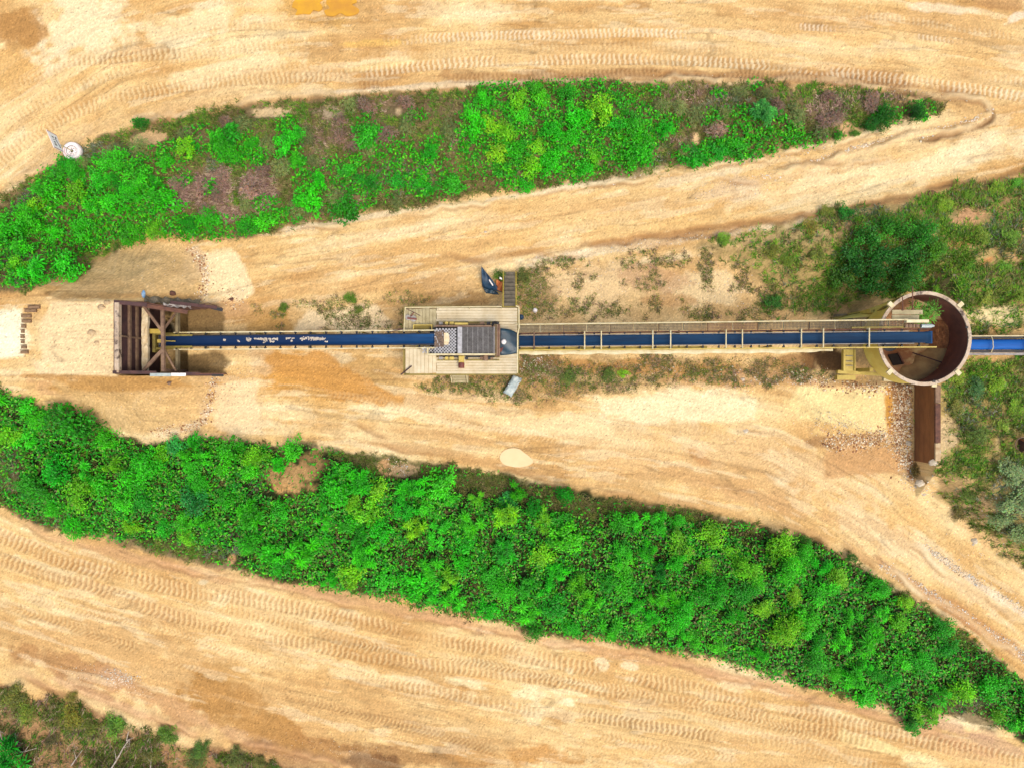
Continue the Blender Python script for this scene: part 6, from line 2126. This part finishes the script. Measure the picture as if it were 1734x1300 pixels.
def undergrowth(key, box, n_try, cols, name, label, seed):
    rs = np.random.default_rng(seed)
    px, py = rand_box(rs, n_try, *box)
    d = green_field(px, py) * (inside(key, px, py) > -.4)
    d = d * (.22 + .78 * clump(px, py, 14, .38, .58, seed))
    k = rs.random(n_try) < d
    px, py = px[k], py[k]
    x, y, z = ground_xy(px, py)
    N = len(x)
    hh = .08 + .8 * fbm(px, py, 18, 2, seed + 2) * rs.random(N)
    c = pick(rs, N, cols) * rs.uniform(.4, 1.3, (N, 1))  # random leaf tint, its darkest leaves standing in for shadowed gaps
    br = rs.random(N) < (.03 + .09 * (px > 1080) * (py > 600))
    c[br] = pick(rs, N, [(122, 128, 70), (140, 132, 84), (110, 112, 70), (150, 150, 84)])[br]
    V, Fq, cc = leaf_arrays(np.stack([x, y, z + hh], 1), rs, rs.uniform(.12, .28, N), rs.uniform(.07, .14, N), -.5, .5, c)
    me = np_mesh(name, V, Fq, cc)
    me.materials.append(M['weed'])
    o = bpy.data.objects.new(name, me)
    COL.objects.link(o)
    tag(o, label, 'undergrowth', None, 'stuff')


undergrowth('upper', (-40, 120, 1620, 500), 190000, GREENS_UP, 'undergrowth', 'low green leaves under the shrubs of the upper bank', 31)
undergrowth('lower', (-40, 640, 1780, 1260), 310000, GREENS_LO, 'undergrowth', 'low green leaves under the shrubs of the lower bank', 32)


# ---- shrubs: each one an object with foliage and stems
def shrub_meshes(kind, seed):
    rs = np.random.default_rng(seed)
    P_, AZ, LN, WD, TL, CO = [], [], [], [], [], []
    tips = []
    if kind == 'rosette':
        nt = rs.integers(9, 14)
        for k in range(nt):
            a = rs.random() * 6.283
            r = .78 * math.sqrt((k + .4) / nt)
            r *= rs.uniform(.75, 1.2)
            tips.append((r * math.cos(a + k * 2.4), r * math.sin(a + k * 2.4), .95 - .45 * r * r + rs.normal() * .16))
        for (tx, ty, tz) in tips:
            lv = rs.integers(26, 38)
            big = rs.uniform(.75, 1.3)
            tn_ = rs.uniform(.65, 1.3)
            for q in range(lv):
                f = q / lv
                a = q * 2.4 + rs.normal() * .2
                P_.append((tx + .02 * math.cos(a), ty + .02 * math.sin(a), tz + .10 - .34 * f))
                AZ.append(a)
                LN.append((.14 + .24 * min(1, f * 1.7)) * big)
                WD.append((.055 + .04 * f) * big)
                TL.append(.75 - 1.05 * f + rs.normal() * .12)
                yel = max(0, .5 - f * 1.5)
                CO.append(np.array((1 + 1.6 * yel, 1 + .35 * yel, 1)) * rs.uniform(.75, 1.2) * tn_)
    else:
        nc = {'round': 16, 'small': 22, 'feather': 14}[kind]
        nl = {'round': 46, 'small': 56, 'feather': 44}[kind]
        for k in range(nc):
            a = k * 2.4 + rs.normal() * .7
            r = .86 * math.sqrt((k + .4) / nc) * rs.uniform(.7, 1.2)
            tips.append((r * math.cos(a), r * math.sin(a), .85 - .45 * r * r + rs.normal() * .2))
        for (tx, ty, tz) in tips:
            tone = rs.uniform(.6, 1.35)
            for q in range(nl):
                v = rs.normal(size=3) * np.array([.14, .14, .11])
                a = math.atan2(v[1], v[0]) + rs.normal() * .5
                P_.append((tx + v[0], ty + v[1], tz + v[2]))
                AZ.append(a)
                if kind == 'round':
                    LN.append(rs.uniform(.11, .18))
                    WD.append(rs.uniform(.08, .135))
                elif kind == 'small':
                    LN.append(rs.uniform(.09, .16))
                    WD.append(rs.uniform(.05, .085))
                else:
                    LN.append(rs.uniform(.2, .36))
                    WD.append(rs.uniform(.035, .06))
                TL.append(rs.normal() * .38 + .1)
                CO.append(np.array((rs.uniform(.8, 1.5), rs.uniform(.85, 1.15), rs.uniform(.7, 1.3))) * tone)
    p = np.array(P_)
    N = len(p)
    V, Fq, cc = leaf_arrays(p, rs, np.array(LN), np.array(WD), 0, 1e-6, np.array(CO), np.array(AZ))
    # set the tilt of each leaf
    t = np.array(TL)
    az = np.array(AZ)
    d = np.stack([np.cos(az) * np.cos(t), np.sin(az) * np.cos(t), np.sin(t)], 1)
    s = np.stack([-np.sin(az), np.cos(az), np.zeros(N)], 1)
    nrm = np.cross(d, s)
    roll = rs.normal(size=N) * .35
    s2 = s * np.cos(roll)[:, None] + nrm * np.sin(roll)[:, None]
    ln, wd = np.array(LN)[:, None], np.array(WD)[:, None]
    V = np.stack([p, p + d * ln * .55 + s2 * wd * .5 + nrm * wd * .1, p + d * ln - np.array([0, 0, 1.]) * ln * .15, p + d * ln * .55 - s2 * wd * .5 + nrm * wd * .1], 1).reshape(-1, 3)
    me = np_mesh('foliage', V, Fq, cc)
    me.materials.append(M['leaf'])
    m = MB()
    for (tx, ty, tz) in tips:
        m.path([(tx * .05, ty * .05, -.1), (tx * .45, ty * .45, tz * .45), (tx, ty, tz)], .03, 4, .01)
    ms = bpy.data.meshes.new('stem')
    ms.from_pydata([tuple(q) for q in m.v], [], m.f)
    ms.materials.append(M['bark'])
    return me, ms


PROTO = {}
for kind, cnt in (('rosette', 5), ('round', 5), ('small', 5), ('feather', 3)):
    PROTO[kind] = [shrub_meshes(kind, 100 + 7 * i + len(kind)) for i in range(cnt)]
rs_ = np.random.default_rng(77)
PROTO_OBJ = {}


def shrub(px, py, r, h, kind, color, label, group, name='shrub', cat='shrub', zoff=0.0):
    z0 = zat(*W(px, py, .6).xy)
    top = z0 + h * .7
    p = W(px, py, top)                       # crown is seen at this photo position
    z = zat(p.x, p.y)
    root = bpy.data.objects.new(name, None)
    root.empty_display_size = .3
    root.location = (p.x, p.y, z + zoff)
    root.rotation_euler = (0, 0, rs_.random() * 6.283)
    e_ = rs_.uniform(.78, 1.25)
    root.scale = (r * e_, r / e_, h)
    COL.objects.link(root)
    tag(root, label, cat, group)
    k = (kind, int(rs_.integers(0, len(PROTO[kind]))))
    if k not in PROTO_OBJ:
        me, ms = PROTO[kind][k[1]]
        fo = bpy.data.objects.new('foliage', me)
        so_ = bpy.data.objects.new('stem', ms)
        PROTO_OBJ[k] = (fo, so_)
        a, b = fo, so_
    else:
        a, b = PROTO_OBJ[k][0].copy(), PROTO_OBJ[k][1].copy()
    for q in (a, b):
        COL.objects.link(q)
        q.parent = root
    a.color = (*A(*color), 1)
    return root


# named singles first
TAKEN = []


def single(px, py, r, h, kind, color, label, **kw):
    TAKEN.append((px, py, r * 25 * .8))
    if color[0] < 100 and r < .6 and h < .62:
        color = (color[0] * 1.6, color[1] * 1.2, color[2] * 1.1)
    shrub(px, py, r, h, kind, color, label, kw.pop('group', None), **kw)


single(113, 278, .55, .7, 'round', (40, 190, 20), 'small vivid green shrub touching the white painted tyre')
single(237, 209, .5, .8, 'small', (50, 150, 30), 'small round shrub alone on the edge of the upper road')
single(957, 838, .62, 1.3, 'round', (30, 170, 24), 'round bright sapling standing forward at the edge of the lower bank')
single(878, 835, .7, 1.2, 'rosette', (70, 200, 20), 'light yellow-green sapling at the top edge of the lower bank below the puddle')
single(905, 860, .6, 1.2, 'round', (36, 170, 30), 'bright sapling just right of the yellow-green one below the puddle')
single(1365, 915, .45, .8, 'small', (70, 160, 40), 'small shrub at the top edge of the lower bank near the road bend')
single(1442, 944, .4, .8, 'small', (60, 140, 40), 'small shrub standing out of the lower bank beside the lower right road')
single(1545, 1225, .8, .9, 'rosette', (50, 170, 24), 'feathery shrub spilling onto the lower haul road near the right end')
single(905, 1072, .7, .9, 'feather', (60, 170, 30), 'loose spiky shrub hanging over the lower haul road at mid length')
single(100, 715, 1.35, 2.6, 'round', (50, 170, 26), 'big leafy shrub rising at the top left of the lower bank')
single(140, 722, .8, 2.0, 'round', (50, 160, 30), 'leafy shrub right of the big one at the top left of the lower bank')
single(1570, 520, .95, 1.1, 'feather', (110, 190, 60), 'pale green wispy bush growing out of the round bin', zoff=0)
obj_bin_bush = [o for o in COL.objects if o.get('label', '').startswith('pale green wispy')][0]
obj_bin_bush.location = W(1566, 526, 4.6) - Vector((0, 0, .9))
single(18, 1283, 1.1, 1.6, 'rosette', (30, 180, 24), 'bright green shrub in the lower left corner')
single(15, 1255, .5, .8, 'round', (40, 150, 40), 'small green shrub above the bright one in the lower left corner')
single(1500, 198, .75, 1.2, 'small', (40, 130, 24), 'dark bushy shrub near the right tip of the upper bank')
single(1556, 188, .7, 1.2, 'small', (36, 120, 24), 'last dark shrub at the right tip of the upper bank')
single(1476, 212, .55, .9, 'small', (40, 130, 30), 'low dark shrub left of the pair at the right tip of the upper bank')
single(1420, 231, .35, .5, 'small', (50, 150, 40), 'tiny shrub on the sandy lower edge near the tip of the upper bank')
single(1450, 226, .3, .4, 'small', (60, 140, 40), 'tiny tuft shrub right of the sandy patch near the tip of the upper bank')
single(480, 521, .35, .5, 'small', (70, 130, 40), 'tiny weed shrub above the feed belt near the dark soil')
single(592, 505, .45, .5, 'small', (70, 140, 40), 'low weed shrub above the middle of the feed belt')
single(607, 525, .35, .4, 'small', (80, 130, 50), 'low weed shrub just above the feed belt left of the deck')
single(1055, 632, .35, .4, 'round', (90, 180, 30), 'small vivid weed shrub below the long conveyor')
single(1030, 634, .5, .4, 'feather', (110, 146, 54), 'olive weed shrub left of the vivid one below the long conveyor')
single(965, 637, .55, .4, 'feather', (110, 146, 54), 'olive weed shrub below the long conveyor near the silvery sheet')
single(848, 470, .5, .5, 'small', (60, 120, 30), 'green weed shrub between the tarpaulin and the yellow stair')
single(886, 466, .55, .6, 'small', (70, 110, 50), 'green weed shrub right of the yellow stair')
single(1310, 512, .6, .5, 'small', (70, 150, 40), 'bright weed shrub above the middle of the long conveyor')
single(1225, 404, .5, .35, 'small', (80, 160, 40), 'small green weed shrub by the edge of the upper arm road')
single(1432, 360, .55, .7, 'round', (50, 150, 40), 'rounded green shrub at the top edge of the right bank')
single(1655, 655, .6, .5, 'feather', (96, 156, 84), 'bluish green spiky plant on the terrace right of the bin')
single(1655, 735, .7, .6, 'feather', (110, 146, 54), 'green shrub in the middle of the right terrace')
single(1650, 838, .55, .5, 'feather', (110, 146, 54), 'lower green shrub on the right terrace above the bare slope')
single(1625, 870, .5, .5, 'small', (84, 110, 60), 'greyish shrub on the slope above the lower right road')
single(1580, 803, .5, .4, 'small', (80, 100, 50), 'dull olive shrub below the end of the rusty wall')
for k, (px, py, r, lab) in enumerate(((1712, 800, 1.3, 'uppermost of the grey-green bushes at the right edge'), (1722, 850, 1.4, 'middle grey-green bush at the right edge'), (1700, 880, 1.1, 'lowest grey-green bush at the right edge'), (1735, 905, 1.2, 'grey-green bush cut by the right edge above the bare slope'))):
    single(px, py, r * .7, .8, 'small', (150, 190, 116), lab, group='grey-green bushes at the right edge')
for k, (px, py, r, h, c, lab) in enumerate(((1470, 400, 1.0, 2.0, (30, 118, 40), 'dark tree crown highest left in the dark thicket north of the bin'), (1515, 385, 1.1, 2.4, (34, 130, 34), 'brighter crown in the middle of the dark thicket north of the bin'), (1560, 395, 1.1, 2.2, (30, 130, 34), 'right hand crown of the dark thicket north of the bin'), (1450, 440, 1.1, 2.2, (26, 100, 44), 'bluish dark crown at the left of the dark thicket north of the bin'), (1500, 440, 1.3, 2.8, (24, 104, 40), 'largest dark crown in the centre of the thicket north of the bin'), (1550, 440, 1.2, 2.4, (30, 116, 40), 'dark crown right of the largest one north of the bin'), (1480, 478, 1.1, 1.8, (30, 110, 44), 'lowest left dark crown of the thicket north of the bin'), (1530, 474, 1.1, 1.8, (34, 120, 40), 'dark crown nearest the bin rim'), (1590, 425, .8, 1.5, (50, 140, 40), 'lighter shrub at the right edge of the dark thicket north of the bin'), (1425, 470, .9, 1.3, (40, 110, 40), 'small dark shrub at the left edge of the thicket north of the bin'))):
    single(px, py, r * .88, h * .65, 'small' if k % 3 else 'round', (c[0] * 1.9, c[1] * 1.25, c[2] * .9), lab, name='bushy_tree', cat='tree', group='dark thicket north of the bin')
for (px, py, r, c, lab) in ((1310, 425, .8, (86, 116, 52), 'olive shrub on the sand at the left of the right bank'), (1335, 440, .7, (80, 126, 46), 'olive green shrub beside the leftmost one on the right bank'), (1372, 385, .8, (100, 120, 64), 'greyish shrub at the road edge of the right bank'), (1385, 430, .8, (84, 120, 60), 'dull shrub left of the dark thicket'), (1400, 360, .7, (90, 124, 70), 'grey-green shrub near the top edge of the right bank'),
                            (1640, 335, .7, (80, 140, 50), 'green shrub above the sandy streak on the right bank'), (1690, 322, .7, (60, 130, 50), 'green shrub near the upper right edge of the bank'), (1722, 312, .6, (40, 120, 50), 'dark green shrub at the right edge by the road'), (1600, 350, .8, (60, 130, 50), 'green shrub between the dark thicket and the sandy streak'), (1665, 400, .8, (90, 140, 60), 'pale green shrub below the sandy streak on the right bank'), (1710, 400, .9, (80, 140, 60), 'pale green shrub at the right edge of the bank'), (1640, 450, .7, (70, 140, 50), 'green shrub below the orange bare patches'), (1700, 455, .8, (50, 130, 50), 'green shrub near the right edge above the outfeed belt'), (1610, 490, .6, (80, 150, 50), 'low bright shrub beside the bin rim'), (1675, 505, .7, (100, 140, 70), 'olive shrub above the outfeed belt'), (1728, 500, .6, (90, 140, 60), 'shrub at the right edge above the outfeed belt'),
                            (1620, 640, .8, (100, 150, 50), 'yellow-green shrub just right of the bin on the terrace'), (1690, 650, .8, (96, 160, 40), 'yellow-green shrub on the terrace below the outfeed belt'), (1720, 690, .8, (90, 150, 50), 'green shrub at the right edge above the orange drum'), (1620, 690, .7, (96, 124, 80), 'grey shrub beside the upper part of the rusty wall'), (1700, 720, .6, (90, 140, 60), 'green shrub left of the orange drum')):
    single(px, py, r * .72, r * .45, 'small' if r > .65 else 'round', (min(225, c[0] * 1.55), min(225, c[1] * 1.3), c[2] * .8), lab, group='scattered shrubs on the right bank')
for (px, py, r, c, lab) in ((25, 1178, .9, (84, 110, 50), 'olive tussock shrub highest in the lower left corner'), (45, 1205, .8, (90, 130, 50), 'green tussock shrub above the fallen branches'), (120, 1212, .9, (96, 120, 40), 'olive shrub left of centre on the lower left slope'), (150, 1232, .7, (80, 110, 44), 'olive shrub below the road rut on the lower left slope'), (195, 1228, .9, (70, 130, 36), 'bright olive shrub above the forked branch'), (285, 1245, .8, (70, 124, 40), 'green shrub right of the forked branch'), (340, 1268, .7, (60, 110, 40), 'small green shrub at the right of the lower left slope'), (330, 1285, .8, (70, 100, 46), 'dark shrub at the bottom edge'), (255, 1280, .7, (80, 100, 50), 'dull shrub at the bottom edge below the green one'), (400, 1285, .8, (70, 100, 44), 'dark olive shrub at the right end of the lower left slope'), (440, 1292, .6, (80, 104, 50), 'last small shrub along the bottom edge'), (85, 1255, .6, (70, 84, 56), 'dark grey shrub among the fallen branches'), (120, 1180, .5, (96, 116, 50), 'small tussock shrub at the road rut'), (420, 1150, .01, (90, 110, 50), None)):
    if lab:
        single(px, py, r * .9, r * .5, 'small', (c[0] * 1.55, c[1] * 1.3, c[2] * 1.1), lab, group='tussock shrubs on the lower left slope')

# dry and half-dry scrub in the gaps of the upper bank
rq = np.random.default_rng(91)
SCRUB = []
for _ in range(4000):
    if len(SCRUB) >= 46:
        break
    px, py = rq.uniform(60, 1560), rq.uniform(140, 400)
    if inside('upper', px, py) < .5 or ell(px, py, BARE) > .2 or green_field(px, py) > .35:
        continue
    if any((px - a) ** 2 + (py - b_) ** 2 < 26 ** 2 for a, b_ in SCRUB):
        continue
    SCRUB.append((px, py))
for px, py in SCRUB:
    pu = float(ell(px, py, PURPLE))
    where = 'left of the bright middle stretch' if px < 790 else 'right of the bright middle stretch'
    if pu > .45 or rq.random() < .25:
        c, lab, g_ = (172, 148, 124), 'low mauve dry bush in the upper bank, ' + where, 'mauve dry bushes: ' + where
    else:
        c, lab, g_ = (134, 158, 84), 'low olive half-dry bush in the upper bank, ' + where, 'olive half-dry bushes: ' + where
    shrub(px, py, rq.uniform(.45, .8), rq.uniform(.35, .6), 'feather', np.array(c) * rq.uniform(.85, 1.1), lab, g_, name='dry_bush', cat='bush')

# the thickets: many look-alikes, named by their stretch of the bank
UP_Z = [(0, 'left end of the upper bank'), (190, 'upper bank below the tyre and sign'), (300, 'upper bank around the purplish dry grass'), (545, 'upper bank in the olive stretch left of centre'), (790, 'bright middle stretch of the upper bank'), (1120, 'upper bank above the long conveyor'), (1380, 'right tip of the upper bank')]
LO_Z = [(0, 'left end of the lower bank'), (230, 'lower bank below the gravel arc'), (430, 'lower bank around the bare orange soil'), (640, 'lower bank below the deck'), (830, 'lower bank below the milky puddle'), (1030, 'lower bank left of the road bend'), (1250, 'lower bank along the road bend'), (1480, 'right end of the lower bank')]
TONE = {'lime': 'lime green', 'bright': 'bright green', 'mid': 'mid green', 'dark': 'dark green', 'blue': 'bluish green'}
COLR = {'lime': (124, 240, 20), 'bright': (68, 230, 16), 'mid': (52, 208, 18), 'dark': (44, 180, 26), 'blue': (60, 180, 70)}
KINDW = {'rosette': 'star-leaved sapling', 'round': 'round-leaved shrub', 'small': 'small-leaved shrub', 'feather': 'thin-leaved shrub'}


def thicket(key, box, n_want, rmin, rmax, seed, zones, grp):
    rs = np.random.default_rng(seed)
    made = 0
    px, py = rand_box(rs, 40000, *box)
    gf = green_field(px, py)
    ins = inside(key, px, py)
    pts = list(TAKEN)
    for i in range(len(px)):
        if made >= n_want:
            break
        if gf[i] < .45 or rs.random() > gf[i]:
            continue
        r = rmin + (rmax - rmin) * rs.random() ** 1.3
        if ins[i] < r * .35:
            continue
        rp = r * 25
        if any((px[i] - a) ** 2 + (py[i] - b) ** 2 < (.66 * (rp + c)) ** 2 for a, b, c in pts):
            continue
        pts.append((px[i], py[i], rp))
        tn = rs.choice(['lime', 'bright', 'mid', 'dark', 'blue'], p=[.18, .42, .34, .05, .01])
        if key == 'upper':
            if 545 < px[i] < 780 or px[i] > 1150:
                tn = rs.choice(['mid', 'dark', 'blue'], p=[.4, .45, .15])
            kd = 'round' if 780 < px[i] < 1130 else rs.choice(['round', 'small', 'rosette'], p=[.55, .3, .15])
        else:
            pr = [.6, .25, .15] if 560 < px[i] < 1150 else ([.3, .5, .2] if px[i] < 560 else [.3, .25, .45])
            kd = rs.choice(['rosette', 'round', 'small'], p=pr)
        zn = [z for z in zones if z[0] <= max(0, px[i])][-1][1]
        sz = 'large' if r > rmin + .6 * (rmax - rmin) else ('small' if r < rmin + .2 * (rmax - rmin) else 'medium')
        h = r * rs.uniform(.85, 1.4)
        c = np.array(COLR[tn]) * rs.uniform(.85, 1.15) + rs.normal(size=3) * np.array([6, 4, 3])
        shrub(px[i], py[i], r, h, kd, np.clip(c, 6, 230), '%s %s %s in the %s' % (sz, TONE[tn], KINDW[kd], zn), grp + ': ' + zn)
        made += 1
    return made


n1 = thicket('upper', (-40, 120, 1620, 500), 78, .55, 1.05, 5, UP_Z, 'shrubs of the upper bank')
n2 = thicket('lower', (-30, 645, 1770, 1255), 165, .6, 1.2, 6, LO_Z, 'shrubs of the lower bank')
print('shrubs', n1, n2, len(TAKEN))
